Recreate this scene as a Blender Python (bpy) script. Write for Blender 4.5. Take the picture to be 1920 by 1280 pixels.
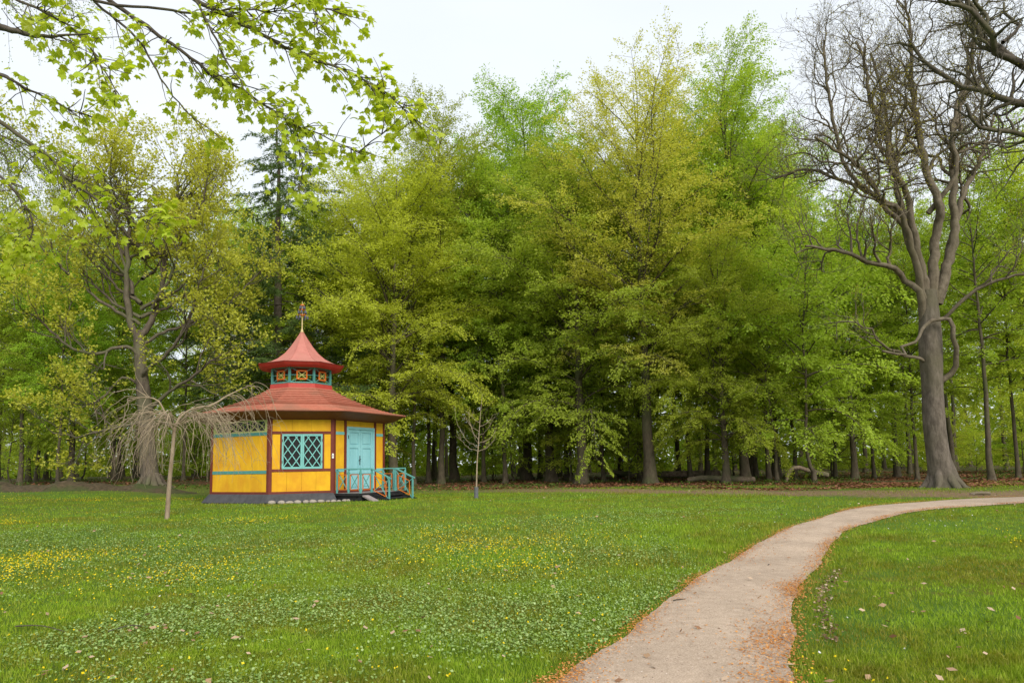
import bpy, math, random
import numpy as np

for o in list(bpy.data.objects): bpy.data.objects.remove(o)
scene = bpy.context.scene
COL = scene.collection
PI = math.pi

# ------------------------------------------------------------------ camera
cam_d = bpy.data.cameras.new('camera'); cam = bpy.data.objects.new('camera', cam_d); COL.objects.link(cam)
cam_d.sensor_width = 36.0; cam_d.lens = 24.0; cam_d.shift_y = 0.0573
cam_d.clip_start = 0.1; cam_d.clip_end = 3000
cam.location = (0, 0, 1.21)
from mathutils import Matrix, Vector
cam.rotation_euler = (Matrix.Rotation(PI/2 + math.radians(5.5), 3, 'X') @ Matrix.Rotation(-0.017, 3, 'Z')).to_euler()
scene.camera = cam

# ------------------------------------------------------------------ sky, sun, exposure
SUN_EL, SUN_AZ = math.radians(33), math.radians(156)
world = bpy.data.worlds.new('World'); scene.world = world; world.use_nodes = True
wt = world.node_tree; wt.nodes.clear()
w_out = wt.nodes.new('ShaderNodeOutputWorld')
sky = wt.nodes.new('ShaderNodeTexSky'); sky.sky_type = 'NISHITA'; sky.sun_disc = False
sky.sun_elevation = SUN_EL; sky.sun_rotation = SUN_AZ
bg_sky = wt.nodes.new('ShaderNodeBackground'); bg_sky.inputs['Strength'].default_value = 0.10
bg_cloud = wt.nodes.new('ShaderNodeBackground')
bg_cloud.inputs['Color'].default_value = (0.90, 0.95, 1.0, 1); bg_cloud.inputs['Strength'].default_value = 0.45
w_tc = wt.nodes.new('ShaderNodeTexCoord')
w_map = wt.nodes.new('ShaderNodeMapping'); w_map.inputs['Scale'].default_value = (1, 1, 2.5)
w_noise = wt.nodes.new('ShaderNodeTexNoise'); w_noise.inputs['Scale'].default_value = 1.7; w_noise.inputs['Detail'].default_value = 5
w_ramp = wt.nodes.new('ShaderNodeMapRange')
w_ramp.inputs['From Min'].default_value = 0.3; w_ramp.inputs['From Max'].default_value = 0.7
w_ramp.inputs['To Min'].default_value = 0.86; w_ramp.inputs['To Max'].default_value = 1.0
w_mix = wt.nodes.new('ShaderNodeMixShader')
L_ = wt.links.new
L_(w_tc.outputs['Generated'], w_map.inputs['Vector']); L_(w_map.outputs[0], w_noise.inputs['Vector'])
L_(w_noise.outputs['Fac'], w_ramp.inputs['Value']); L_(w_ramp.outputs[0], w_mix.inputs[0])
L_(sky.outputs[0], bg_sky.inputs['Color']); L_(bg_sky.outputs[0], w_mix.inputs[1]); L_(bg_cloud.outputs[0], w_mix.inputs[2])
L_(w_mix.outputs[0], w_out.inputs['Surface'])

sun_d = bpy.data.lights.new('sun', 'SUN'); sun = bpy.data.objects.new('sun', sun_d); COL.objects.link(sun)
sun_d.energy = 1.5; sun_d.angle = math.radians(32); sun_d.color = (1.0, 0.95, 0.86)
_dir = Vector((math.sin(SUN_AZ)*math.cos(SUN_EL), math.cos(SUN_AZ)*math.cos(SUN_EL), math.sin(SUN_EL)))
sun.rotation_euler = (-_dir).to_track_quat('-Z', 'Y').to_euler(); sun.location = (20, -30, 60)

vs = scene.view_settings
vs.view_transform = 'Standard'; vs.look = 'None'; vs.exposure = 1.3; vs.gamma = 1.0; vs.use_curve_mapping = False
cy = scene.cycles
cy.max_bounces = 9; cy.diffuse_bounces = 7; cy.glossy_bounces = 2; cy.transmission_bounces = 7; cy.transparent_max_bounces = 4
cy.sample_clamp_indirect = 6

# ------------------------------------------------------------------ materials
def N(nt, typ, **kw):
    n = nt.nodes.new(typ)
    for k, v in kw.items():
        if k in n.inputs: n.inputs[k].default_value = v
        else: setattr(n, k, v)
    return n

def base_mat(name):
    m = bpy.data.materials.new(name); m.use_nodes = True
    nt = m.node_tree; nt.nodes.clear()
    out = nt.nodes.new('ShaderNodeOutputMaterial')
    return m, nt, out

def ramp(nt, fac, stops):
    r = nt.nodes.new('ShaderNodeValToRGB')
    while len(r.color_ramp.elements) < len(stops): r.color_ramp.elements.new(0.5)
    for e, (p, c) in zip(r.color_ramp.elements, stops):
        e.position = p; e.color = (*c, 1)
    nt.links.new(fac, r.inputs['Fac']); return r

def leaf_mat(name, lo, mid, hi, trans=0.45, objvar=0.25, gloss=0.0):
    """thin leaf: diffuse front, light coming through; colour varies leaf by leaf and tree by tree"""
    m, nt, out = base_mat(name); lk = nt.links.new
    geo = N(nt, 'ShaderNodeNewGeometry'); oi = N(nt, 'ShaderNodeObjectInfo')
    r = ramp(nt, geo.outputs['Random Per Island'], [(0.0, lo), (0.5, mid), (1.0, hi)])
    hsv = N(nt, 'ShaderNodeHueSaturation')
    mr = N(nt, 'ShaderNodeMapRange'); mr.inputs['To Min'].default_value = 1-objvar; mr.inputs['To Max'].default_value = 1+objvar
    lk(oi.outputs['Random'], mr.inputs['Value']); lk(mr.outputs[0], hsv.inputs['Value'])
    mh = N(nt, 'ShaderNodeMath', operation='MULTIPLY_ADD'); mh.inputs[1].default_value = 7.31; mh.inputs[2].default_value = 0.0
    fr = N(nt, 'ShaderNodeMath', operation='FRACT'); lk(oi.outputs['Random'], mh.inputs[0]); lk(mh.outputs[0], fr.inputs[0])
    mr2 = N(nt, 'ShaderNodeMapRange'); mr2.inputs['To Min'].default_value = 0.482; mr2.inputs['To Max'].default_value = 0.512
    lk(fr.outputs[0], mr2.inputs['Value']); lk(mr2.outputs[0], hsv.inputs['Hue'])
    lk(r.outputs[0], hsv.inputs['Color'])
    d = N(nt, 'ShaderNodeBsdfDiffuse'); t = N(nt, 'ShaderNodeBsdfTranslucent')
    tc = N(nt, 'ShaderNodeMix', data_type='RGBA', blend_type='MULTIPLY'); tc.inputs['Factor'].default_value = 1
    tc.inputs['B'].default_value = (1.12, 1.08, 0.6, 1)
    lk(hsv.outputs[0], tc.inputs['A']); lk(hsv.outputs[0], d.inputs['Color']); lk(tc.outputs['Result'], t.inputs['Color'])
    mx = N(nt, 'ShaderNodeMixShader'); mx.inputs[0].default_value = trans
    lk(d.outputs[0], mx.inputs[1]); lk(t.outputs[0], mx.inputs[2])
    if gloss > 0:
        g = N(nt, 'ShaderNodeBsdfGlossy'); g.inputs['Roughness'].default_value = 0.45
        g.inputs['Color'].default_value = (.9, .95, .9, 1)
        m2 = N(nt, 'ShaderNodeMixShader'); m2.inputs[0].default_value = gloss
        lk(mx.outputs[0], m2.inputs[1]); lk(g.outputs[0], m2.inputs[2]); lk(m2.outputs[0], out.inputs['Surface'])
    else: lk(mx.outputs[0], out.inputs['Surface'])
    return m

def surf_mat(name, c1, c2, scale=4.0, rough=0.8, bump=0.3, stretch=(1, 1, 1), detail=6, c3=None, big=0.6, bdist=0.02, spec=0.2):
    """two-tone noisy surface with relief (bark, painted wood, stone)"""
    m, nt, out = base_mat(name); lk = nt.links.new
    tc = N(nt, 'ShaderNodeTexCoord'); mp = N(nt, 'ShaderNodeMapping'); mp.inputs['Scale'].default_value = stretch
    lk(tc.outputs['Object'], mp.inputs['Vector'])
    n1 = N(nt, 'ShaderNodeTexNoise'); n1.inputs['Scale'].default_value = scale; n1.inputs['Detail'].default_value = detail; n1.inputs['Roughness'].default_value = .65
    lk(mp.outputs[0], n1.inputs['Vector'])
    r = ramp(nt, n1.outputs['Fac'], [(0.32, c1), (0.68, c2)])
    col = r.outputs[0]
    if c3 is not None:
        n2 = N(nt, 'ShaderNodeTexNoise'); n2.inputs['Scale'].default_value = big; n2.inputs['Detail'].default_value = 4
        lk(tc.outputs['Object'], n2.inputs['Vector'])
        f = N(nt, 'ShaderNodeMapRange'); f.inputs['From Min'].default_value = .45; f.inputs['From Max'].default_value = .68
        lk(n2.outputs['Fac'], f.inputs['Value'])
        mx = N(nt, 'ShaderNodeMix', data_type='RGBA'); mx.inputs['B'].default_value = (*c3, 1)
        lk(f.outputs[0], mx.inputs['Factor']); lk(col, mx.inputs['A']); col = mx.outputs['Result']
    p = N(nt, 'ShaderNodeBsdfPrincipled'); p.inputs['Roughness'].default_value = rough
    p.inputs['Specular IOR Level'].default_value = spec
    lk(col, p.inputs['Base Color'])
    if bump > 0:
        b = N(nt, 'ShaderNodeBump'); b.inputs['Strength'].default_value = bump; b.inputs['Distance'].default_value = bdist
        lk(n1.outputs['Fac'], b.inputs['Height']); lk(b.outputs[0], p.inputs['Normal'])
    lk(p.outputs[0], out.inputs['Surface'])
    return m

M = {}
M['beech_green'] = leaf_mat('beech_green', (.28, .41, .03), (.37, .515, .05), (.48, .62, .10), trans=.52)
M['beech_fresh'] = leaf_mat('beech_fresh', (.34, .45, .035), (.44, .55, .06), (.56, .66, .13), trans=.52)
M['beech_yellow'] = leaf_mat('beech_yellow', (.37, .425, .03), (.47, .525, .055), (.58, .63, .12), trans=.52)
M['beech_bronze'] = leaf_mat('beech_bronze', (.39, .385, .045), (.49, .475, .08), (.59, .57, .14), trans=.52)
M['larch'] = leaf_mat('larch', (.09, .16, .045), (.13, .21, .06), (.18, .27, .09), trans=.3)
M['maple_flower'] = leaf_mat('maple_flower', (.49, .50, .045), (.60, .61, .08), (.70, .71, .15), trans=.5)
M['maple_leaf'] = leaf_mat('maple_leaf', (.34, .44, .02), (.45, .56, .035), (.56, .65, .09), trans=.6, gloss=.02)
M['oak_bud'] = leaf_mat('oak_bud', (.20, .17, .04), (.30, .28, .05), (.40, .38, .07), trans=.4)
M['birch_leaf'] = leaf_mat('birch_leaf', (.18, .26, .025), (.26, .36, .04), (.36, .45, .07), trans=.55)
def grass_mat():
    m = leaf_mat('grass_blade', (.175, .27, .016), (.265, .375, .026), (.37, .45, .065), trans=.34, objvar=0)
    nt = m.node_tree; lk = nt.links.new
    hs = [n for n in nt.nodes if n.type == 'HUE_SAT'][0]; rp = [n for n in nt.nodes if n.type == 'VALTORGB'][0]; geo = [n for n in nt.nodes if n.type == 'NEW_GEOMETRY'][0]
    n1 = N(nt, 'ShaderNodeTexNoise'); n1.inputs['Scale'].default_value = .5; n1.inputs['Detail'].default_value = 5; n1.inputs['Roughness'].default_value = .7; lk(geo.outputs['Position'], n1.inputs['Vector'])
    f = N(nt, 'ShaderNodeMapRange'); f.inputs['From Min'].default_value = .43; f.inputs['From Max'].default_value = .60; f.inputs['To Max'].default_value = .9; lk(n1.outputs['Fac'], f.inputs['Value'])
    n2 = N(nt, 'ShaderNodeTexNoise'); n2.inputs['Scale'].default_value = 3.5; n2.inputs['Detail'].default_value = 4; lk(geo.outputs['Position'], n2.inputs['Vector'])
    mv = N(nt, 'ShaderNodeMapRange'); mv.inputs['From Min'].default_value = .3; mv.inputs['From Max'].default_value = .7; mv.inputs['To Min'].default_value = .72; mv.inputs['To Max'].default_value = 1.25; lk(n2.outputs['Fac'], mv.inputs['Value']); lk(mv.outputs[0], hs.inputs['Value'])
    dry = ramp(nt, geo.outputs['Random Per Island'], [(0, (.15, .165, .012)), (.6, (.24, .225, .022)), (1, (.38, .29, .10))])
    mx = N(nt, 'ShaderNodeMix', data_type='RGBA'); lk(f.outputs[0], mx.inputs['Factor']); lk(rp.outputs[0], mx.inputs['A']); lk(dry.outputs[0], mx.inputs['B']); lk(mx.outputs['Result'], hs.inputs['Color'])
    return m
M['grass_blade'] = grass_mat()
M['celandine'] = leaf_mat('celandine', (.11, .21, .035), (.20, .33, .07), (.34, .46, .17), trans=.2, objvar=0, gloss=.04)
M['herb'] = leaf_mat('herb', (.045, .09, .015), (.075, .14, .022), (.12, .20, .04), trans=.3, objvar=0)
M['yellow_petal'] = leaf_mat('yellow_petal', (.66, .55, .01), (.76, .66, .02), (.82, .74, .05), trans=.2, objvar=0)
M['white_petal'] = leaf_mat('white_petal', (.7, .7, .66), (.78, .78, .75), (.82, .82, .8), trans=.2, objvar=0)
M['dead_leaf'] = leaf_mat('dead_leaf', (.22, .13, .065), (.38, .27, .15), (.54, .43, .29), trans=.1, objvar=0)
M['orange_litter'] = leaf_mat('orange_litter', (.38, .17, .035), (.52, .27, .06), (.60, .37, .13), trans=.1, objvar=0)
M['edge_leaf'] = leaf_mat('edge_leaf', (.07, .045, .025), (.22, .14, .08), (.50, .40, .28), trans=.1, objvar=0)
M['grit'] = leaf_mat('grit', (.10, .07, .05), (.34, .26, .20), (.62, .54, .46), trans=.05, objvar=0)
M['brown_litter'] = leaf_mat('brown_litter', (.10, .045, .025), (.20, .085, .045), (.30, .15, .09), trans=.1, objvar=0)
M['beech_bark'] = surf_mat('beech_bark', (.055, .043, .028), (.125, .10, .068), 5, .9, .5, (1, 1, .5), c3=(.075, .085, .035), big=.5)
M['oak_bark'] = surf_mat('oak_bark', (.07, .056, .043), (.18, .15, .12), 7, .95, 1.0, (1, 1, .35), c3=(.10, .09, .055), big=.45, bdist=.05)
M['dark_bark'] = surf_mat('dark_bark', (.05, .04, .03), (.12, .10, .08), 7, .95, .8, (1, 1, .5), c3=(.09, .085, .04), big=.6, bdist=.04)
M['maple_bark'] = surf_mat('maple_bark', (.065, .05, .038), (.155, .125, .095), 6, .95, .8, (1, 1, .35), c3=(.11, .11, .06), big=.5, bdist=.04)
M['limb_bark'] = surf_mat('limb_bark', (.085, .066, .046), (.20, .165, .12), 6, .95, .9, (1, 1, .6), c3=(.10, .085, .05), big=.6, bdist=.04)
M['twig'] = surf_mat('twig', (.24, .18, .115), (.38, .30, .21), 9, .85, .3)
M['pole_bark'] = surf_mat('pole_bark', (.20, .14, .09), (.36, .28, .2), 10, .85, .5, (1, 1, .3))
M['young_bark'] = surf_mat('young_bark', (.10, .085, .05), (.2, .17, .1), 10, .85, .4)
M['log'] = surf_mat('log', (.11, .075, .05), (.30, .23, .17), 5, .95, .8, bdist=.05, c3=(.08, .09, .04))
M['yellow_paint'] = surf_mat('yellow_paint', (.60, .32, .014), (.74, .42, .018), 4, .75, .06, (1, 1, .22), c3=(.60, .285, .016), big=1.7)
M['red_trim'] = surf_mat('red_trim', (.125, .026, .017), (.16, .036, .024), 5, .6, .08, (1, 1, .3))
M['roof_red'] = surf_mat('roof_red', (.36, .125, .08), (.47, .175, .115), 7, .8, .3, c3=(.31, .145, .095), big=.9)
M['cupola_red'] = surf_mat('cupola_red', (.40, .145, .115), (.47, .18, .145), 4, .65, .08, c3=(.40, .17, .13), big=1.2)
M['fascia_red'] = surf_mat('fascia_red', (.36, .045, .035), (.42, .06, .045), 5, .55, .05)
M['soffit_brown'] = surf_mat('soffit_brown', (.19, .06, .035), (.24, .08, .045), 4, .6, .05)
M['teal'] = surf_mat('teal', (.065, .22, .20), (.085, .27, .245), 6, .55, .06)
M['teal_light'] = surf_mat('teal_light', (.15, .40, .38), (.19, .46, .44), 6, .5, .06)
M['railing'] = surf_mat('railing', (.10, .30, .275), (.13, .36, .33), 6, .55, .06)
M['door_blue'] = surf_mat('door_blue', (.21, .46, .50), (.26, .53, .57), 4, .5, .08, (1, 1, .2))
M['frieze'] = surf_mat('frieze', (.40, .44, .14), (.46, .49, .18), 6, .6, .06)
M['orange'] = surf_mat('orange', (.56, .14, .02), (.64, .18, .03), 5, .55, .05)
M['plinth'] = surf_mat('plinth', (.045, .046, .05), (.075, .076, .082), 5, .65, .12, (1, 1, .4))
M['black_wood'] = surf_mat('black_wood', (.012, .012, .013), (.03, .03, .032), 5, .6, .2)
M['grey_board'] = surf_mat('grey_board', (.22, .18, .17), (.34, .29, .28), 6, .8, .3)
M['stone'] = surf_mat('stone', (.24, .215, .18), (.42, .37, .32), 9, .9, .5)
M['white_plate'] = surf_mat('white_plate', (.62, .6, .57), (.7, .68, .66), 5, .5, 0)
M['iron'] = surf_mat('iron', (.02, .02, .022), (.04, .04, .045), 8, .5, 0)
M['gilt'] = surf_mat('gilt', (.45, .32, .14), (.6, .48, .25), 8, .45, 0)
M['bell'] = surf_mat('bell', (.05, .055, .08), (.09, .095, .13), 8, .5, 0)
M['guard'] = surf_mat('guard', (.09, .095, .10), (.13, .135, .14), 8, .7, .1)
M['glass'] = surf_mat('glass', (.010, .010, .011), (.016, .016, .017), 2, .12, 0, spec=.22)

# ------------------------------------------------------------------ mesh helpers
def mesh_np(name, verts, faces, mat, smooth=False):
    """faces: list of integer arrays (m,k)"""
    verts = np.ascontiguousarray(verts, np.float32)
    if not isinstance(faces, list): faces = [faces]
    faces = [np.ascontiguousarray(f, np.int32) for f in faces if len(f)]
    me = bpy.data.meshes.new(name)
    me.vertices.add(len(verts)); me.vertices.foreach_set('co', verts.ravel())
    nl = sum(f.size for f in faces); npoly = sum(len(f) for f in faces)
    me.loops.add(nl); me.loops.foreach_set('vertex_index', np.concatenate([f.ravel() for f in faces]))
    tot = np.concatenate([np.full(len(f), f.shape[1], np.int32) for f in faces])
    start = np.concatenate([[0], np.cumsum(tot)[:-1]]).astype(np.int32)
    me.polygons.add(npoly); me.polygons.foreach_set('loop_start', start); me.polygons.foreach_set('loop_total', tot)
    me.polygons.foreach_set('use_smooth', np.full(npoly, bool(smooth)))
    me.update(calc_edges=True)
    if mat is not None: me.materials.append(mat)
    return me

def obj(name, me, parent=None, **props):
    o = bpy.data.objects.new(name, me); COL.objects.link(o)
    if parent is not None: o.parent = parent
    for k, v in props.items(): o[k] = v
    return o

def thing(name, loc, label, cat, group=None):
    o = bpy.data.objects.new(name, None); COL.objects.link(o); o.location = loc
    o.empty_display_size = .3
    o['label'] = label; o['category'] = cat
    if group: o['group'] = group
    return o

def norm(v):
    v = np.asarray(v, float); return v/(np.linalg.norm(v, axis=-1, keepdims=True)+1e-12)

class Tubes:
    def __init__(s): s.v = []; s.q = []; s.n = 0
    def add(s, pts, rad, sides=6, lump=0.0):
        pts = np.asarray(pts, float); rad = np.asarray(rad, float); k = len(pts)
        t = np.gradient(pts, axis=0); t = norm(t)
        ref = np.array([0., 0, 1]) if abs(t[0][2]) < .8 and abs(t[-1][2]) < .9 else np.array([.31, .95, 0.02])
        if abs(t[0][2]) >= .8: ref = np.array([.2, .98, .05])
        u = norm(np.cross(t, ref)); w = np.cross(t, u)
        a = np.arange(sides)*2*PI/sides
        rr = np.broadcast_to(rad[:, None], (k, sides)).copy()
        if lump > 0:
            l = np.r_[0, np.cumsum(np.linalg.norm(np.diff(pts, axis=0), axis=1))][:, None]; A = a[None]
            rr *= 1+lump*(np.sin(3*A+.5*l+1)*.5+np.sin(5*A-.9*l)*.35+np.sin(2*A+2.1*l+2)*.3+np.sin(7*A+1.3*l)*.3)+np.random.default_rng(k).normal(0, lump*.22, (k, sides))
        ring = pts[:, None, :] + rr[:, :, None]*(np.cos(a)[None, :, None]*u[:, None, :] + np.sin(a)[None, :, None]*w[:, None, :])
        base = s.n + (np.arange(k-1)*sides)[:, None]
        j = np.arange(sides); j2 = (j+1) % sides
        q = np.stack([base+j, base+j2, base+sides+j2, base+sides+j], -1).reshape(-1, 4)
        s.v.append(ring.reshape(-1, 3)); s.q.append(q); s.n += k*sides
    def mesh(s, name, mat): return mesh_np(name, np.concatenate(s.v), np.concatenate(s.q), mat, smooth=True)

class Leaves:
    """many small faces, each one leaf (or leaf cluster) given by base, direction, normal, length, width"""
    def __init__(s): s.a = []
    def add(s, P, D, Nn, l, w):
        P = np.asarray(P, float); k = len(P)
        if k == 0: return
        s.a.append((P, np.broadcast_to(D, (k, 3)), np.broadcast_to(Nn, (k, 3)), np.broadcast_to(l, k), np.broadcast_to(w, k)))
    def mesh(s, name, mat, quad=False):
        P, D, Nn, l, w = [np.concatenate([x[i] for x in s.a]) for i in range(5)]
        D = norm(D); S = norm(np.cross(D, Nn)); k = len(P)
        l = l[:, None]; w = w[:, None]
        if quad:
            v = np.stack([P, P+D*l*.45+S*w*.5, P+D*l, P+D*l*.45-S*w*.5], 1)
            f = np.arange(k*4).reshape(k, 4)
        else:
            v = np.stack([P+S*w*.5, P+D*l, P-S*w*.5], 1); f = np.arange(k*3).reshape(k, 3)
        return mesh_np(name, v.reshape(-1, 3), f, mat)

def crom(pts, step):
    """smooth curve through points (Catmull-Rom), resampled to about `step`"""
    P = np.asarray(pts, float)
    if len(P) < 3:
        n = max(2, int(np.linalg.norm(P[-1]-P[0])/step)+1)
        return P[0]+(P[-1]-P[0])*np.linspace(0, 1, n)[:, None]
    Q = np.vstack([2*P[0]-P[1], P, 2*P[-1]-P[-2]]); out = []
    for i in range(1, len(Q)-2):
        n = max(1, int(np.linalg.norm(Q[i+1]-Q[i])/step)); t = np.linspace(0, 1, n, endpoint=False)[:, None]
        a, b, c, d = Q[i-1], Q[i], Q[i+1], Q[i+2]
        out.append(.5*((2*b)+(-a+c)*t+(2*a-5*b+4*c-d)*t*t+(-a+3*b-3*c+d)*t**3))
    out.append(P[-1][None]); return np.vstack(out)

def sm(t): t = np.clip(t, 0, 1); return t*t*(3-2*t)

# ------------------------------------------------------------------ terrain
def gz(x, y):
    x = np.asarray(x, float); y = np.asarray(y, float)
    z = -.42*(1-sm(y/25))
    z = z + .55*sm((-x-11)/12)*sm((y-25)/10)
    z = z + .022*np.sin(x*.83+1)*np.sin(y*.71+.4) + .03*np.sin(x*.31+2)*np.sin(y*.27+1)
    z = z + .25*sm((y-44)/20)*(np.sin(x*.21+.5)*.4+.3)
    return z
def gz1(x, y): return float(gz(x, y))

PATH_L = [(-5.2, -5), (-2.3, 0), (-.35, 3.9), (.32, 5.21), (.86, 6.25), (1.78, 7.95), (2.8, 9.77), (4.04, 11.8), (5.66, 14.11), (7.74, 16.82), (9.76, 18.81), (12.5, 20.6), (15.8, 21.3), (22, 21.0), (34, 18.5), (60, 12)]
PATH_R = [(-2.4, -5), (-.1, 0), (1.5, 3.9), (2.01, 5.12), (2.42, 6.2), (3.05, 7.64), (3.84, 9.13), (5.23, 11.54), (6.66, 13.71), (8.48, 15.79), (10.9, 17.72), (14.3, 19.2), (17.5, 19.4), (23, 18.8), (33.5, 16.6), (59, 10)]
def resamp(P, n):
    c = crom(np.c_[np.array(P), np.zeros(len(P))], .25)[:, :2]
    s = np.r_[0, np.cumsum(np.linalg.norm(np.diff(c, axis=0), axis=1))]; t = np.linspace(0, s[-1], n)
    return np.c_[np.interp(t, s, c[:, 0]), np.interp(t, s, c[:, 1])]
def resamp_k(P, n):
    out = []
    c = np.array(P, float)
    for i in range(len(c)-1):
        out.append(i+np.linspace(0, 1, n, endpoint=False))
    t = np.r_[np.concatenate(out), len(c)-1]
    Q = np.vstack([2*c[0]-c[1], c, 2*c[-1]-c[-2]])
    i = np.minimum(t.astype(int), len(c)-2); f = (t-i)[:, None]
    a, b, d, e = Q[i], Q[i+1], Q[i+2], Q[i+3]
    return .5*((2*b)+(-a+d)*f+(2*a-5*b+4*d-e)*f*f+(-a+3*b-3*d+e)*f**3)
PL = resamp_k(PATH_L, 24); PR = resamp_k(PATH_R, 24)
_r = np.random.default_rng(5)
def _jit(P, amp):
    k = np.arange(len(P)); d = amp*(np.sin(k*.11)+.7*np.sin(k*.23+1)+.35*np.sin(k*.47+2))/2 + amp*.12*_r.normal(size=len(P))
    t = norm(np.gradient(P, axis=0)); return P + np.c_[-t[:, 1], t[:, 0]]*d[:, None]
PLj = _jit(PL, .05); PRj = _jit(PR, .05)
PATH_POLY = np.vstack([PLj, PRj[::-1]])
def in_path(x, y, poly=PATH_POLY):
    inside = np.zeros(len(x), bool); px, py = poly[:, 0], poly[:, 1]; j = len(px)-1
    for i in range(len(px)):
        c = ((py[i] > y) != (py[j] > y)) & (x < (px[j]-px[i])*(y-py[i])/(py[j]-py[i]+1e-12)+px[i])
        inside ^= c; j = i
    return inside

def _off(P, d):
    t = norm(np.gradient(P, axis=0)); return P+np.c_[-t[:, 1], t[:, 0]]*d

def ground_material():
    m, nt, out = base_mat('lawn_and_wood_floor'); lk = nt.links.new
    geo = N(nt, 'ShaderNodeNewGeometry'); pos = geo.outputs['Position']
    sep = N(nt, 'ShaderNodeSeparateXYZ'); lk(pos, sep.inputs[0])
    def noise(sc, det=5, rough=.6):
        n = N(nt, 'ShaderNodeTexNoise'); n.inputs['Scale'].default_value = sc; n.inputs['Detail'].default_value = det; n.inputs['Roughness'].default_value = rough
        lk(pos, n.inputs['Vector']); return n.outputs['Fac']
    def mix(f, a, b):
        x = N(nt, 'ShaderNodeMix', data_type='RGBA'); lk(f, x.inputs['Factor'])
        for k, s in (('A', a), ('B', b)):
            if isinstance(s, tuple): x.inputs[k].default_value = (*s, 1)
            else: lk(s, x.inputs[k])
        return x.outputs['Result']
    def mr(v, a, b, lo=0., hi=1.):
        x = N(nt, 'ShaderNodeMapRange'); x.interpolation_type = 'SMOOTHSTEP'
        x.inputs['From Min'].default_value = a; x.inputs['From Max'].default_value = b; x.inputs['To Min'].default_value = lo; x.inputs['To Max'].default_value = hi
        lk(v, x.inputs['Value']); return x.outputs[0]
    def math_(op, a, b):
        x = N(nt, 'ShaderNodeMath', operation=op)
        for i, s in enumerate((a, b)):
            if isinstance(s, (int, float)): x.inputs[i].default_value = s
            else: lk(s, x.inputs[i])
        return x.outputs[0]
    fine = noise(90, 6, .8); mid = noise(5, 5); big = noise(.55, 4); huge = noise(.16, 3)  # lawn ramps below are painted darker for the shadow between grass blades
    g = ramp(nt, fine, [(.25, (.035, .065, .006)), (.5, (.09, .16, .012)), (.7, (.19, .27, .03))]).outputs[0]
    moss = ramp(nt, fine, [(.25, (.055, .055, .008)), (.5, (.13, .135, .014)), (.7, (.28, .22, .06))]).outputs[0]
    lawn = mix(mr(math_('ADD', math_('MULTIPLY', mid, .45), math_('MULTIPLY', big, .55)), .50, .62), g, moss)
    lush = ramp(nt, fine, [(.25, (.035, .075, .008)), (.5, (.085, .165, .016)), (.7, (.18, .28, .045))]).outputs[0]
    lawn = mix(mr(huge, .45, .6), lawn, lush)
    dirt = ramp(nt, mid, [(.3, (.16, .095, .05)), (.6, (.27, .18, .105)), (.8, (.38, .28, .18))]).outputs[0]
    litter = ramp(nt, fine, [(.25, (.05, .026, .014)), (.5, (.12, .058, .032)), (.8, (.24, .12, .07))]).outputs[0]
    cover = ramp(nt, fine, [(.3, (.02, .05, .01)), (.7, (.06, .13, .025))]).outputs[0]
    # worn soil under the trees' edge
    tt = math_('ADD', math_('SUBTRACT', sep.outputs['Y'], 31.), math_('MULTIPLY', math_('MAXIMUM', sep.outputs['X'], 0.), .72))
    tt = math_('ADD', tt, math_('MULTIPLY', math_('SUBTRACT', big, .5), 7.))
    tn = math_('ADD', tt, math_('MULTIPLY', math_('SUBTRACT', mid, .5), 6.))
    shade = ramp(nt, fine, [(.25, (.05, .075, .01)), (.55, (.10, .15, .018)), (.8, (.18, .17, .05))]).outputs[0]  # duller olive to brown ground tone blended in towards the wood
    col = mix(mr(tn, -.5, 2.), lawn, shade)
    d1 = math_('MULTIPLY', mr(tn, .5, 2.), mr(tn, 8., 5.)); d1 = math_('MULTIPLY', d1, mr(sep.outputs['X'], -6, 5, .15, .95))
    col = mix(d1, col, dirt)
    fl = mr(tn, 8.5, 11.)
    floor = mix(mr(math_('ADD', math_('MULTIPLY', mid, .5), math_('MULTIPLY', big, .5)), .45, .56), litter, cover)
    col = mix(fl, col, floor)
    p = N(nt, 'ShaderNodeBsdfPrincipled'); p.inputs['Roughness'].default_value = .95; p.inputs['Specular IOR Level'].default_value = .15
    lk(col, p.inputs['Base Color'])
    b = N(nt, 'ShaderNodeBump'); b.inputs['Strength'].default_value = .8; b.inputs['Distance'].default_value = .05
    lk(math_('ADD', math_('MULTIPLY', fine, .6), mid), b.inputs['Height']); lk(b.outputs[0], p.inputs['Normal'])
    lk(p.outputs[0], out.inputs['Surface']); return m

def build_ground():
    xs = np.concatenate([[-900, -500, -260, -150], np.arange(-110, 110.1, .6), [150, 260, 500, 900]])
    ys = np.concatenate([[-400, -120, -40, -15], np.arange(-8, 60, .5), np.arange(60, 160, 2.), [200, 300, 500, 900]])
    X, Y = np.meshgrid(xs, ys); Z = gz(X, Y); nx, ny = len(xs), len(ys)
    i = (np.arange(ny-1)[:, None]*nx+np.arange(nx-1)[None]).ravel()
    f = np.stack([i, i+1, i+nx+1, i+nx], 1)
    o = obj('ground', mesh_np('ground', np.c_[X.ravel(), Y.ravel(), Z.ravel()], f, ground_material(), True), kind='structure')

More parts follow.
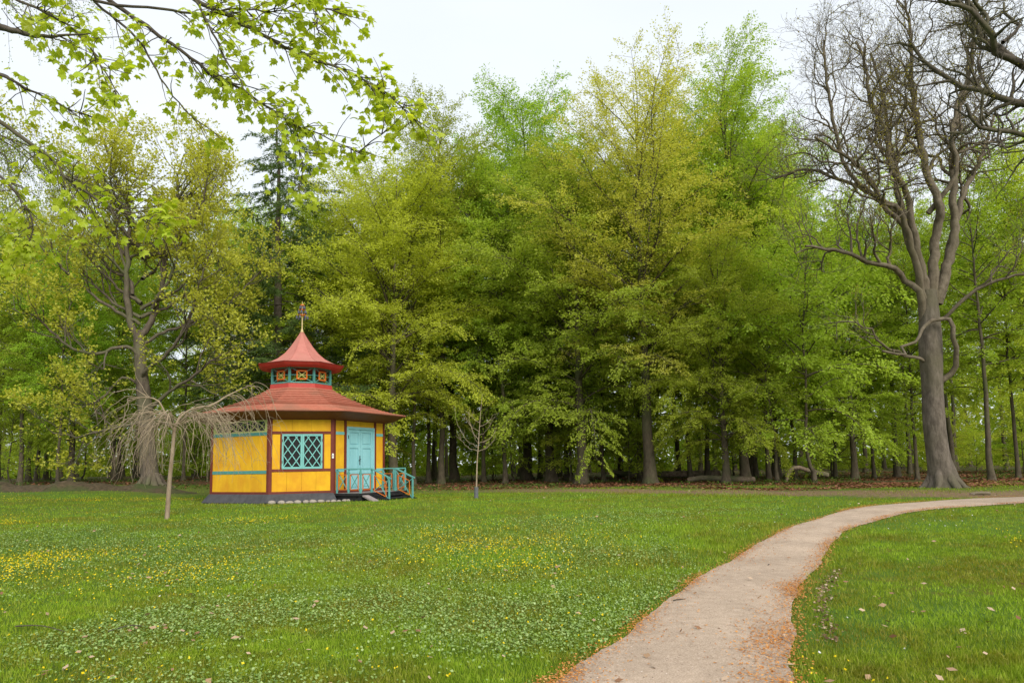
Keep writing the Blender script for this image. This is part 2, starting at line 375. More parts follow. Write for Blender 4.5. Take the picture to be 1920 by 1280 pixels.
def path_material():
    m, nt, out = base_mat('gravel_path'); lk = nt.links.new
    geo = N(nt, 'ShaderNodeNewGeometry'); pos = geo.outputs['Position']
    def noise(sc, det=5, rough=.6):
        n = N(nt, 'ShaderNodeTexNoise'); n.inputs['Scale'].default_value = sc; n.inputs['Detail'].default_value = det; n.inputs['Roughness'].default_value = rough
        lk(pos, n.inputs['Vector']); return n.outputs['Fac']
    a = noise(70, 8, .85); b = noise(1.1, 4); c = noise(9, 5)
    g = ramp(nt, a, [(.28, (.18, .13, .09)), (.5, (.45, .35, .265)), (.66, (.65, .54, .44))])
    mx = N(nt, 'ShaderNodeMix', data_type='RGBA', blend_type='MULTIPLY'); mx.inputs['Factor'].default_value = 1
    r2 = ramp(nt, b, [(.3, (.84, .83, .82)), (.7, (1.1, 1.09, 1.08))]); lk(g.outputs[0], mx.inputs['A']); lk(r2.outputs[0], mx.inputs['B'])
    mx2 = N(nt, 'ShaderNodeMix', data_type='RGBA', blend_type='MULTIPLY'); mx2.inputs['Factor'].default_value = 1
    r3 = ramp(nt, c, [(.3, (.86, .84, .82)), (.7, (1.08, 1.07, 1.06))]); lk(mx.outputs['Result'], mx2.inputs['A']); lk(r3.outputs[0], mx2.inputs['B'])
    p = N(nt, 'ShaderNodeBsdfPrincipled'); p.inputs['Roughness'].default_value = .95; p.inputs['Specular IOR Level'].default_value = .15
    lk(mx2.outputs['Result'], p.inputs['Base Color'])
    bp = N(nt, 'ShaderNodeBump'); bp.inputs['Strength'].default_value = .5; bp.inputs['Distance'].default_value = .012
    lk(a, bp.inputs['Height']); lk(bp.outputs[0], p.inputs['Normal'])
    lk(p.outputs[0], out.inputs['Surface']); return m

def build_path():
    k = 9; t = np.linspace(0, 1, k); n = len(PLj)
    P = PLj[:, None, :]*(1-t)[None, :, None]+PRj[:, None, :]*t[None, :, None]
    x, y = P[..., 0], P[..., 1]; z = gz(x, y)+.014+.02*np.sin(PI*t)[None]
    i = (np.arange(n-1)[:, None]*k+np.arange(k-1)[None]).ravel()
    f = np.stack([i, i+1, i+k+1, i+k], 1)
    obj('path', mesh_np('path', np.stack([x, y, z], -1).reshape(-1, 3), f, path_material(), True), kind='structure')

def vnoise(x, y, seed):
    """cheap smooth 2-D noise 0..1"""
    r = np.random.default_rng(seed); v = 0
    for k in range(7):
        a = r.uniform(0, 2*PI); f = r.uniform(.6, 1.8); v = v+np.sin((x*math.cos(a)+y*math.sin(a))*f+r.uniform(0, 6))
    return np.clip(.5+v/7*.9, 0, 1)

def scatter(rng, n, y0, y1, power=1.0, half=.80, pad=1.0):
    """points on the ground in the wedge the camera sees, denser near"""
    u = rng.random(n); y = y0*(y1/y0)**u if power == 1 else (y0**(1-power)+u*(y1**(1-power)-y0**(1-power)))**(1/(1-power))
    x = rng.uniform(-1, 1, n)*(half*y+pad)
    return x, y

def tilted(rng, k, tilt):
    n = np.c_[rng.normal(size=(k, 2))*tilt, np.ones(k)]; return norm(n)

def near_pavilion(x, y, r=3.9): return (x+8.95)**2+(y-28.84)**2 < r*r

def build_lawn():
    rng = np.random.default_rng(11)
    # grass blades
    L = Leaves(); n = 820000
    x, y = scatter(rng, n, 3.6, 36, 1.35)
    keep = ~near_pavilion(x, y, 3.3)
    ip = in_path(x, y); keep &= ~ip
    thin = vnoise(x*.9, y*.9, 3); lush = vnoise(x*.35, y*.35, 8)
    t2 = vnoise(x*4.3, y*4.3, 14); keep &= rng.random(n) < (.5+.5*sm((thin-.25)/.4))*(.55+.45*sm((t2-.3)/.35))
    pe = np.vstack([_off(PLj, .13), _off(PRj, -.13)[::-1]]); keep &= ~(in_path(x, y, pe) & (rng.random(n) < .5))
    tz = y-31+.72*np.maximum(x, 0)+5*(vnoise(x*.6, y*.6, 13)-.5); keep &= rng.random(n) > .9*sm((tz+.5)/2.2)*(1-.45*sm((tz-5)/2))
    x, y, lush = x[keep], y[keep], lush[keep]; k = len(x)
    h = rng.uniform(.016, .042, k)*(1+.6*sm((lush-.5)/.3))*(1+.012*y)*rng.choice([1, 1, 1, 1.5], k)
    a = rng.uniform(0, 2*PI, k); lean = rng.uniform(.1, .9, k)
    D = np.c_[np.cos(a)*lean, np.sin(a)*lean, np.ones(k)]
    Nn = np.c_[np.cos(a+rng.normal(0, .8, k)), np.sin(a+rng.normal(0, .8, k)), rng.normal(0, .3, k)]
    w = .0045*(1+y*.13)*rng.uniform(.7, 1.4, k)
    L.add(np.c_[x, y, gz(x, y)-.004], D, Nn, h*1.25, w)
    o = obj('lawn_grass', L.mesh('lawn_grass', M['grass_blade']), kind='stuff', label='short green grass of the lawn on both sides of the path', category='grass')
    # celandine leaves (low round leaves in patches)
    L = Leaves(); n = 300000
    x, y = scatter(rng, n, 3.8, 27, 1.2)
    patch = .6*vnoise(x*.45, y*.45, 21)+.4*vnoise(x*1.4, y*1.4, 22)
    c1 = sm((y-(5.2-.22*x))/2.)*sm((20-y)/6)*sm((4.5-x)/2.5)   # the big drift left of the path
    c2 = sm((x-5.5)/2)*sm((12-y)/3)*.55
    lim = .72-.30*c1-.16*c2
    keep = (patch > lim+rng.normal(0, .085, n)) & ~in_path(x, y) & ~near_pavilion(x, y)
    keep &= (x < -.35+.52*(y-4)) | (c2 > .1)
    x, y = x[keep], y[keep]; k = len(x)
    Nn = tilted(rng, k, .55); a = rng.uniform(0, 2*PI, k); D = np.c_[np.cos(a), np.sin(a), rng.normal(0, .35, k)]
    s = rng.uniform(.012, .026, k)*(1+.015*y)
    L.add(np.c_[x, y, gz(x, y)+rng.uniform(.015, .055, k)], D, Nn, s*1.1, s*1.15)
    obj('celandine_leaves', L.mesh('celandine_leaves', M['celandine'], True), kind='stuff', label='low round celandine leaves spreading over the lawn', category='ground cover')
    # yellow flowers
    def flowers(name, mat, n, y0, y1, fn, size, label):
        x, y = scatter(rng, n, y0, y1, .8); keep = (rng.random(n) < fn(x, y)) & ~in_path(x, y) & ~near_pavilion(x, y, 3.5)
        x, y = x[keep], y[keep]; k = len(x); L = Leaves()
        z = gz(x, y)+rng.uniform(.05, .085, k); s = rng.uniform(.7, 1.25, k)*size*(1+.014*y)
        Nn = tilted(rng, k, .45); Nn[:, 1] -= .25
        for j in range(3):
            a = rng.uniform(0, PI, k)+j*PI/3; D = np.c_[np.cos(a), np.sin(a), np.zeros(k)]; D = norm(D-Nn*(D*Nn).sum(1, keepdims=True))
            L.add(np.c_[x, y, z+.002*j]-D*s[:, None]*.5, D, Nn, s, s*.5)
        obj(name, L.mesh(name, mat, True), kind='stuff', label=label, category='flowers')
    def fy(x, y):
        v = vnoise(x*.5, y*.5, 31); w = vnoise(x*1.7, y*1.7, 32)
        band = sm((4.5-np.abs(y-(14.-.18*x)))/4.)*sm((3.5-x)/3)        # drift in front of the pavilion
        far = sm((1.2-np.abs(y-28.5-.0*x))/1.)*sm((-x-10)/2)*2.2
        right = sm((x-7)/2)*sm((13.5-y)/3)*.8
        band2 = sm((2.0-np.abs(y-(16.8+.03*x)))/1.5)*sm((-x-2)/3)*1.2
        sweep = sm((3.2-np.abs(y-(11.5+.1*x)))/2.5)*sm((1.5-x)/3)*.5
        return np.clip((.03*sm((4-x)/3)+.30*band+band2+sweep+far*1.5+.25*right+.02*sm((3-x)/3)*sm((13-y)/4))*(.4+.6*sm((y-6)/4))*1.25*sm((v-.22)/.35)*(.15+1.3*w*w), 0, 1)
    flowers('celandine_flowers', M['yellow_petal'], 130000, 4.2, 32, fy, .022, 'small yellow celandine flowers in drifts over the lawn')
    def fw(x, y):
        v = vnoise(x*.6+4, y*.6, 41)
        return np.clip((.9*sm((-x-9)/3)*sm((2.5-np.abs(y-17.5))/2)+.25*sm((x-5)/2)*sm((11-np.abs(y-9))/6)+.01)*sm((v-.45)/.25), 0, 1)
    flowers('daisies', M['white_petal'], 11000, 5, 30, fw, .022, 'tiny white daisies dotted in the short grass')
    # dead leaves lying about
    def litter(name, mat, pts, size, label, curl=.5, lift=.012):
        x, y = pts; k = len(x); L = Leaves(); a = rng.uniform(0, 2*PI, k)
        D = np.c_[np.cos(a), np.sin(a), rng.normal(0, .25, k)]; s = rng.uniform(.6, 1.4, k)*size
        L.add(np.c_[x, y, gz(x, y)+lift+rng.uniform(0, .03, k)], D, tilted(rng, k, curl), s, s*.62)
        obj(name, L.mesh(name, mat, True), kind='stuff', label=label, category='litter')
    n = 5200; x, y = scatter(rng, n, 3.8, 34, 1.0); v = vnoise(x*.7, y*.7, 51)
    keep = (rng.random(n) < .12+.9*sm((-x-2)/2.5)*sm((9-y)/4)*sm((v-.3)/.3)) & ~near_pavilion(x, y); x, y = x[keep], y[keep]
    litter('fallen_leaves', M['dead_leaf'], (x, y), .06, 'pale dry brown leaves fallen on the lawn', lift=.03)
    # orange bud scales swept to the path's edges
    def along(P, n, off, spread, y1):
        i = rng.integers(30, len(P)-60, n); q = P[i]+rng.normal(0, min(.05, spread), (n, 2)); t = norm(np.gradient(P, axis=0))[i]
        q = q+np.c_[-t[:, 1], t[:, 0]]*(off+rng.normal(0, spread, n))[:, None]; q = q[q[:, 1] < y1]; return q
    q = np.vstack([along(PLj, 15000, -.02, .045, 24), along(PLj, 4000, -.22, .16, 14), along(PRj, 20000, .03, .06, 24), along(PRj, 16000, .18, .15, 8.8)])
    v = vnoise(q[:, 0]*2.2, q[:, 1]*2.2, 61); q = q[rng.random(len(q)) < .25+.6*sm((v-.35)/.3)]
    n = 7000; x, y = scatter(rng, n, 3.9, 9, 1.); ip = in_path(x, y) & (rng.random(n) < 1.1*sm((vnoise(x*2.6, y*2.6, 62)-.5)/.25)*sm((9-y)/3)); q = np.vstack([q, np.c_[x[ip], y[ip]]])
    litter('bud_scale_litter', M['orange_litter'], (q[:, 0], q[:, 1]), .021, 'orange beech bud scales swept along the path edges', curl=.3, lift=.026)
    n = 26000; x, y = scatter(rng, n, 3.8, 20, 1.); ip = in_path(x, y)
    litter('path_grit', M['grit'], (x[ip], y[ip]), .013, 'fine grit and small stones strewn on the gravel path', curl=.3, lift=.024)
    q = np.vstack([along(PRj, 1800, -.30, .03, 9.6)]); q = q[(q[:, 1] > 6.0)]
    litter('edge_leaves', M['edge_leaf'], (q[:, 0], q[:, 1]), .038, 'row of dry leaves caught in the groove beside the path', lift=.02)
    # brown beech litter at the wood's edge
    n = 75000; x, y = scatter(rng, n, 29, 60, .9); v = .5*vnoise(x*.4, y*.6, 71)+.5*vnoise(x*1.2, y*1.2, 72)
    tz = y-31+.72*np.maximum(x, 0); keep = rng.random(n) < sm((v-.30)/.2)*sm((tz-4.5)/3)*(.3+.7*sm((x+7)/6)); x, y = x[keep], y[keep]
    litter('beech_litter', M['brown_litter'], (x, y), .15, 'russet brown leaf litter covering the floor of the wood', curl=.35)
    n = 50000; x, y = scatter(rng, n, 35, 62, .9); v = vnoise(x*.5+9, y*.7, 81)
    keep = rng.random(n) < sm((v-.5)/.2)*.55; x, y = x[keep], y[keep]; k = len(x); L = Leaves(); a = rng.uniform(0, 2*PI, k)
    L.add(np.c_[x, y, gz(x, y)+rng.uniform(.03, .2, k)], np.c_[np.cos(a), np.sin(a), rng.normal(.2, .4, k)], tilted(rng, k, .5), rng.uniform(.07, .15, k), rng.uniform(.06, .1, k))
    obj('woodland_herbs', L.mesh('woodland_herbs', M['herb'], True), kind='stuff', label='low dark green herbs growing under the trees at the wood edge', category='ground cover')

build_ground(); build_path()

# ------------------------------------------------------------------ trees
def beech(seed, H, first, spread, r0, nprim, leaf, mat, droop=.25, sparse=1.0, fork=0.0, low=1.0, twist=.02, top_up=52):
    """tapered trunk, limbs in tiers, flat leafy sprays along them"""
    rng = np.random.default_rng(seed)
    T = Tubes(); L = Leaves()
    n = 16; t = np.linspace(0, 1, n); tr = np.zeros((n, 3)); tr[:, 2] = t*H*.93
    tr[1:, :2] = np.cumsum(rng.normal(0, twist*H/n*1.4, (n-1, 2)), axis=0); tr[:, :2] -= tr[0, :2]
    rr = r0*(1-.95*t**.75); rr[0] *= 1.5; 
    c = np.vstack([tr[:1]-[0, 0, .25], tr[:1]+[0, 0, .12], tr[:1]+[0, 0, .5], tr[1:]]); cr = np.r_[rr[0]*1.12, rr[0]*.95, r0*1.12, rr[1:]]
    T.add(c, cr, 14, .05)
    for a in rng.uniform(0, 2*PI, 6):      # root flare
        d = np.array([math.cos(a), math.sin(a), 0]); T.add([d*r0*.5+[0, 0, .5], d*r0*1.15+[0, 0, .14], d*r0*2.0+[0, 0, -.12]], [r0*.4, r0*.34, r0*.16], 6)
    trunk_at = lambda z: np.array([np.interp(z, tr[:, 2], tr[:, 0]), np.interp(z, tr[:, 2], tr[:, 1]), z])
    az = rng.uniform(0, 2*PI)
    for i in range(nprim):
        f = (i+rng.uniform(-.4, .4))/nprim; f = min(max(f, 0), .995)
        az += 2.39996+rng.normal(0, .35)
        tz = first+(1.0-first)*f**.92                       # height of the limb's tip on a rounded crown
        env = math.sqrt(max(0.04, 1-((tz-.56)/.465)**2)) if tz > .56 else (low+(1-low)*sm((tz-first)/.3))*(1-.22*((.56-tz)/.45)**2)
        rad_ = spread*env*(rng.uniform(.72, 1.08) if rng.random() < .7 else rng.uniform(.35, .8))
        rise = math.tan(math.radians(np.interp(f, [0, .3, .7, 1], [4+fork*24, 22+fork*24, 44+fork*10, 62])+rng.normal(0, 6)))
        zz = min(max(H*tz-rad_*rise, H*first*.95), H*.86)
        Lb = max(1.3, math.hypot(rad_, H*tz-zz)*1.06)
        el = math.atan2(H*tz-zz, rad_)+droop*.30*(1.2-f)
        d = np.array([math.cos(az)*math.cos(el), math.sin(az)*math.cos(el), math.sin(el)])
        p = trunk_at(zz); pts = [p]; m = 8; step = Lb/m
        for j in range(m):
            d = norm(d+rng.normal(0, .09, 3)+np.array([0, 0, -droop*.75*(j/m)*(1.2-f)])); p = p+d*step; pts.append(p)
        pts = np.array(pts); rb = min(.10, max(.02, .009*Lb+.0006*H)*(1+fork*.5))*(1.15-.6*f); T.add(pts, np.linspace(rb, .008, m+1), 5)
        side = 1
        ns = max(6, int(Lb/.21))
        for s in np.linspace(.22, 1.0, ns):
            if rng.random() > .93*sparse+.07: continue
            k = s*m; a0 = int(min(k, m-1)); base = pts[a0]+(pts[a0+1]-pts[a0])*(k-a0)
            td = norm(pts[min(a0+1, m)]-pts[a0]); hor = norm(np.cross(td, [0, 0, 1.])); side = -side
            ang = math.radians(rng.uniform(30, 68)); sd = norm(td*math.cos(ang)+hor*side*math.sin(ang)+np.array([0, 0, rng.normal(-.03, .26+.14*f)]))
            ls = (0.18+.26*(1-s))*Lb*rng.uniform(.5, 1.2)+.32
            e1 = base+sd*ls*.55; sd2 = norm(sd+[0, 0, -droop*.55]); e2 = e1+sd2*ls*.45
            T.add([base, e1, e2], [min(.012, max(.007, rb*.25)), .006, .003], 3)
            nl = int(ls*44*sparse*rng.uniform(.5, 1.3))+5
            u = rng.random(nl)**.75; P = np.where((u < .55)[:, None], base+(e1-base)*(u/.55)[:, None], e1+(e2-e1)*((u-.55)/.45)[:, None])
            lat = norm(np.cross(sd, [0, 0, 1.])); off = rng.normal(0, .24*min(1, ls/1.2)*(1.15-.6*u), nl)
            P = P+lat*off[:, None]+np.c_[np.zeros((nl, 2)), rng.normal(0, .06+.07*f, nl)-np.abs(off)*.25*droop-.02]
            D = norm(sd2+lat*(np.sign(off)*rng.uniform(.3, 1.2, nl))[:, None]+rng.normal(0, .35, (nl, 3))-[0, 0, droop*.6])
            L.add(P, D, tilted(rng, nl, 1.1), leaf*rng.uniform(.7, 1.35, nl), leaf*.72*rng.uniform(.7, 1.3, nl))
    return T.mesh('trunk', M['beech_bark']), L.mesh('crown', M[mat])

PROTO = {}
PROTO['edge_a'] = beech(101, 22, .17, 6.4, .34, 66, .12, 'beech_fresh', .5, sparse=.84)
PROTO['edge_b'] = beech(102, 26, .16, 5.9, .32, 76, .12, 'beech_green', .6, sparse=.84)
PROTO['edge_y'] = beech(103, 22, .20, 6.3, .32, 64, .115, 'beech_yellow', .4, sparse=.9, fork=.25)
PROTO['bronze'] = beech(124, 29, .28, 7.4, .40, 66, .115, 'beech_bronze', .3, fork=.6, sparse=.68, low=.75, top_up=64)
PROTO['airy'] = beech(105, 29, .42, 4.8, .24, 50, .12, 'beech_fresh', .2, sparse=.8, fork=.5, top_up=66)
PROTO['slim_a'] = beech(110, 24, .24, 4.4, .17, 60, .13, 'beech_fresh', .5, sparse=.85, twist=.03)
PROTO['slim_b'] = beech(111, 23, .28, 4.2, .15, 56, .13, 'beech_green', .55, sparse=.85, twist=.03)
PROTO['deep_a'] = beech(106, 27, .30, 4.8, .24, 46, .16, 'beech_green', .4, sparse=.5)
PROTO['deep_b'] = beech(107, 26, .34, 4.8, .22, 42, .16, 'beech_fresh', .35, sparse=.5)
PROTO['young_a'] = beech(108, 11, .20, 3.4, .09, 30, .12, 'beech_fresh', .4, sparse=.8, twist=.05)
PROTO['young_b'] = beech(109, 8, .12, 3.0, .06, 26, .12, 'beech_green', .5, sparse=.8, twist=.07)

def larch(seed, H, mat):
    rng = np.random.default_rng(seed); T = Tubes(); L = Leaves()
    z = np.linspace(-.2, H, 14); T.add(np.c_[np.cumsum(rng.normal(0, .05, 14)), np.cumsum(rng.normal(0, .05, 14)), z], .34*(1-.95*z/H)+.01, 9)
    for i in range(95):
        f = (i+.5)/95; zz = H*(.22+.77*f); az = i*2.4+rng.normal(0, .3); Lb = (5.4*(1-f)**.55+.4)*rng.uniform(.6, 1.1)
        d = np.array([math.cos(az), math.sin(az), rng.normal(.05, .1)]); p = np.array([0, 0, zz]); pts = [p]
        for j in range(6): d = norm(d+[0, 0, (-.13 if j < 3 else .10)]+rng.normal(0, .06, 3)); p = p+d*Lb/6; pts.append(p)
        pts = np.array(pts); T.add(pts, np.linspace(.05*(1.1-f), .008, 7), 4)
        for s in np.linspace(.2, 1, max(4, int(Lb/.22))):
            k = s*6; a0 = int(min(k, 5)); b = pts[a0]+(pts[a0+1]-pts[a0])*(k-a0); td = norm(pts[a0+1]-pts[a0]); hor = norm(np.cross(td, [0, 0, 1.]))*rng.choice([-1, 1])
            sd = norm(td*.6+hor*rng.uniform(.4, 1)+[0, 0, -.45]); ls = rng.uniform(.5, 1.2)*(.5+.5*(1-s)); T.add([b, b+sd*ls*.6, b+sd*ls+[0, 0, -.15*ls]], [.012, .008, .004], 3)
            nl = int(52*ls)+8; u = rng.random(nl); P = b+sd*(u*ls)[:, None]+rng.normal(0, .06, (nl, 3)); P[:, 2] -= .15*ls*u*u
            L.add(P, norm(rng.normal(0, .6, (nl, 3))+sd), rng.normal(size=(nl, 3)), rng.uniform(.12, .24, nl), .06)
    return T.mesh('trunk', M['dark_bark']), L.mesh('crown', M[mat])
PROTO['larch'] = larch(7, 26.5, 'larch')

def plant(kind, x, y, h, name, label, cat='tree', group=None, rz=None, wide=1.0, rng=random.Random(1), mat=None):
    H0 = {'edge_a': 22, 'edge_b': 26, 'edge_y': 22, 'bronze': 29, 'airy': 29, 'slim_a': 24, 'slim_b': 23, 'deep_a': 27, 'deep_b': 26, 'young_a': 11, 'young_b': 8, 'larch': 26.5}[kind]
    e = thing(name, (x, y, gz1(x, y)-.03), label, cat, group)
    s = h/H0; e.scale = (s*wide, s*wide, s); e.rotation_euler = (0, 0, rng.uniform(0, 2*PI) if rz is None else rz)
    tm, cm = PROTO[kind]
    obj('trunk', tm, e); c = obj('crown', cm, e)
    if mat:
        c.material_slots[0].link = 'OBJECT'; c.material_slots[0].material = M[mat]
    return e

def sx(px, D): return (px-960)/1280*D*1.0
G1 = 'beech trees along the edge of the wood'
FRONT = [  # kind, px at the foot, depth, height, label, width factor, material
 ('edge_y', 738, 45, 22.5, 'yellowish green beech standing behind the door side of the yellow pavilion', 1.05, None),
 ('airy', 826, 49, 29, 'tall slim beech with thin airy pale top rising behind the pavilion', 1.0, None),
 ('edge_b', 850, 56, 27, 'dense green beech behind the tall slim airy beech', 1.1, None),
 ('edge_a', 1087, 44, 23, 'pale green beech with low tiers, right of the bare sapling', 1.05, None),
 ('edge_b', 985, 54, 33, 'tall dark trunked beech whose green dome rises behind the bare sapling', 1.0, 'beech_green'),
 ('edge_a', 1030, 50, 25, 'thick trunked beech just behind the pale green low tiered beech', 1.0, 'beech_green'),
 ('bronze', 1215, 41.5, 27.2, 'big bronze leaved beech with forked limbs, tallest of the wood edge', 1.02, None),
 ('edge_b', 1392, 44, 30, 'tall bright green beech with hanging sprays beside the bronze beech', .82, None),
 ('edge_a', 1356, 39.5, 15.5, 'grey trunked lower beech standing in front of the tall bright green beech', .95, 'beech_fresh'),
 ('deep_a', 1160, 57, 27, 'green beech seen between the pale beech and the bronze beech', 1.0, None),
 ('young_a', 1451, 38.5, 12.5, 'young beech with dark thin stem at the bare soil strip', 1.0, 'beech_green'),
 ('young_a', 1520, 38, 15, 'slender leaning beech with grey stem near the bent fallen log', .95, None),
 ('edge_a', 1596, 42, 15, 'low spreading beech with bright tiers reaching the great grey oak', .95, 'beech_green'),
 ('deep_a', 1675, 46, 23, 'green beech deep in shade behind the great grey oak', 1.0, None),
 ('deep_b', 1850, 36, 19, 'beech with pale bare trunk right of the great grey oak', 1.0, 'beech_green'),
 ('deep_a', 1780, 47, 21, 'shaded beech directly behind the great grey oak trunk', 1.1, None),
 ('deep_b', 1930, 43, 23, 'beech at the path bend beyond the great grey oak', 1.1, 'beech_green'),
 ('edge_b', 1450, 49, 27, 'beech standing behind the two slender young beeches', .95, None),
 ('larch', 528, 46, 26, 'dark green larch with drooping boughs behind the pavilion roof', 1.35, None),
 ('deep_b', 402, 49, 21, 'dark trunked beech between the yellow maple and the pavilion', 1.0, 'beech_green'),
 ('edge_y', 630, 54, 23, 'olive green beech right of the dark larch', 1.05, 'beech_yellow'),
 ('deep_b', 440, 57, 22, 'slim beech behind the weeping tree and the pavilion corner', 1.0, None),
 ('edge_b', 136, 47, 19, 'beech with black stem in the dark bank left of the yellow maple', .95, 'beech_green'),
 ('deep_b', 40, 45, 19, 'beech at the end of the dark bank beside the hanging maple boughs', 1.0, None),
 ('deep_a', -60, 42, 19, 'beech beyond the dark bank, under the hanging maple boughs', 1.1, None),
]
rnd = random.Random(42)
for kd, px, D, h, lab, wd, mt in FRONT:
    plant(kd, sx(px, D), D, h, 'larch_tree' if kd == 'larch' else 'beech_tree', lab, 'tree', None if kd == 'larch' else G1, None, wd, rnd, mt)

# the wood behind: many alike, told apart only by where they stand
SIL = [(-200, 300), (60, 330), (430, 330), (540, 280), (700, 300), (820, 230), (960, 180), (1150, 150), (1300, 110), (1420, 130), (1480, 260), (1560, 330), (1700, 350), (2100, 300)]
taken = [(sx(p, D), D) for _, p, D, *_ in FRONT]
MARK = [(-40, 'the hanging maple boughs'), (60, 'the dark bank'), (180, 'the left limbs of the yellow maple'), (285, 'the yellow maple'), (360, 'the weeping tree'), (440, 'the pavilion corner'), (530, 'the dark larch'), (570, 'the pavilion finial'), (640, 'the pavilion window'),
        (700, 'the pavilion door'), (770, 'the porch steps'), (826, 'the slim airy beech'), (893, 'the bare sapling'), (985, 'the tall dark trunked beech'), (1040, 'the thick trunked beech'), (1087, 'the pale low tiered beech'), (1150, 'the long fallen trunk'),
        (1215, 'the bronze beech'), (1310, 'the low fallen log'), (1375, 'the tall bright green beech'), (1451, 'the thin stemmed young beech'), (1520, 'the slender leaning beech'), (1596, 'the low spreading beech'), (1680, 'the left limbs of the great oak'), (1765, 'the great oak trunk'), (1850, 'the pale bare trunk'), (1950, 'the path bend')]
def deep_label(what, px, y):
    ref = min(MARK, key=lambda m: abs(m[0]-px))[1]
    return what+(' close behind ' if y < 58 else ' well behind ' if y < 76 else ' far behind ')+ref+' in the wood'
rw = random.Random(9)
for k, (px, D, h) in enumerate(((-10, 50, 20), (70, 52, 19), (110, 43, 16), (215, 50, 19), (345, 47, 18), (470, 52, 22), (585, 48, 21), (690, 51, 24), (775, 48, 23), (802, 53, 26), (905, 50, 25), (945, 47, 24), (1010, 58, 29), (1060, 53, 27), (1128, 48, 23), (1196, 50, 26), (1290, 47, 25),
                               (1322, 51, 29), (1412, 50, 27), (1436, 44, 23), (1485, 47, 22), (1560, 46, 19), (1632, 44, 18), (1712, 41, 17), (1900, 39, 19), (1990, 37, 19))):
    x = sx(px, D); taken.append((x, D))
    plant('slim_a' if k % 2 else 'slim_b', x, D, h, 'beech_tree', 'slim straight beech at the wood edge near '+min(MARK, key=lambda m: abs(m[0]-px))[1], 'tree', G1, None, 1.0, rw, rw.choice([None, 'beech_fresh', 'beech_green']))
for row, D in enumerate((54, 61, 69, 78, 88)):
    wdt = .80*D+7; step = 7.2+.03*D; nx = int(2*wdt/step)
    for i in range(nx+1):
        x = -wdt+i*step+rw.uniform(-2.1, 2.1)+(row % 2)*step*.5; y = D+rw.uniform(-2.6, 2.6)
        if any((x-a)**2+(y-b)**2 < 3.2**2 for a, b in taken): continue
        px = 960+1280*x/y
        if px < 110 and rw.random() < .25: continue
        hmax = (868-np.interp(px, *zip(*SIL)))/1280*y
        h = min(rw.uniform(24, 31), hmax*rw.uniform(.88, 1.0))
        plant(rw.choice(['deep_a', 'deep_b']), x, y, max(h, 14), 'beech_tree', deep_label('tall beech', px, y), 'tree', 'beech trees deep in the wood', None, 1.0, rw, rw.choice([None, None, 'beech_green']))
for i in range(95):
    D = rw.uniform(46, 90); x = rw.uniform(-.82, .82)*D
    if any((x-a)**2+(y_-D)**2 < 2 for a, y_ in taken): continue
    plant(rw.choice(['young_a', 'young_b']), x, D, rw.uniform(3.5, 9), 'young_beech', deep_label('small beech sapling', 960+1280*x/D, D), 'tree', 'beech saplings in the undergrowth', None, 1.1, rw, rw.choice([None, 'beech_green', 'beech_fresh']))

def far_wood():
    rng = np.random.default_rng(77); n = 90000; L = Leaves()
    y = rng.uniform(96, 118, n); x = rng.uniform(-1., 1., n)*y; z = rng.random(n)**1.5*17
    L.add(np.c_[x, y, z], rng.normal(size=(len(x), 3)), tilted(rng, len(x), .7), rng.uniform(.4, .9, len(x)), .6)
    obj('far_wood', L.mesh('far_wood', M['beech_green']), kind='stuff', label='mass of green foliage closing the wood far behind the trunks', category='woodland')
far_wood()

# ---- trees grown from drawn limbs
class Grown:
    def __init__(s, seed, cfg): s.rng = np.random.default_rng(seed); s.T = Tubes(); s.tips = []; s.c = cfg
    def limb(s, pts, r0, r1, sides=9, gn=.03, kids=True, lvl=0, start=.2):
        P = crom(pts, .32); n = len(P); P[1:-1] += s.rng.normal(0, gn, (n-2, 3))
        r = r0+(r1-r0)*np.linspace(0, 1, n)**.8; s.T.add(P, r, sides, .09)
        if kids: s.kids(P, r, lvl, start)
        return P, r
    def kids(s, P, r, lvl, start):
        c = s.c; seg = np.linalg.norm(np.diff(P, axis=0), axis=1); Lp = seg.sum(); cum = np.r_[0, np.cumsum(seg)]
        n = int(Lp*c['dens'][lvl]*(1-start))+(1 if lvl else 1)
        for q in range(n):
            f = start+(1-start)*(q+s.rng.random())/n; d = f*Lp; i = min(np.searchsorted(cum, d)-1, len(P)-2); i = max(i, 0)
            b = P[i]+(P[i+1]-P[i])*((d-cum[i])/(seg[i]+1e-9)); td = norm(P[i+1]-P[i])
            ax = norm(s.rng.normal(size=3)); perp = norm(ax-td*ax.dot(td)+np.array([0, 0, c['up']*.6]))
            ang = math.radians(s.rng.uniform(*c['ang'])); d0 = norm(td*math.cos(ang)+perp*math.sin(ang))
            L = c['len'][lvl]*s.rng.uniform(.55, 1.25)*(1.1-.45*f)
            s.branch(b, d0, L, min(r[i]*.62, c['rad'][lvl]), lvl+1)
        if lvl: s.branch(P[-1], norm(P[-1]-P[-2]), c['len'][lvl]*.6, r[-1], lvl+1) if lvl < len(c['len']) else None
    def branch(s, p, d, L, r, lvl):
        c = s.c; m = max(3, int(L/c['seg'])); pts = [p]
        for j in range(m):
            d = norm(d+s.rng.normal(0, c['gnarl'], 3)+np.array([0, 0, c['up']*.16])); p = p+d*(L/m); pts.append(p)
        P = np.array(pts); last = lvl >= len(c['len'])
        rr = np.linspace(r, max(r*.35, c['tipr']), m+1); s.T.add(P, rr, 3 if (last or lvl >= 3) else (5 if lvl < 2 else 4))
        if last: s.tips.append((P[-1], d, P[len(P)//2]))
        else: s.kids(P, rr, lvl, .25)

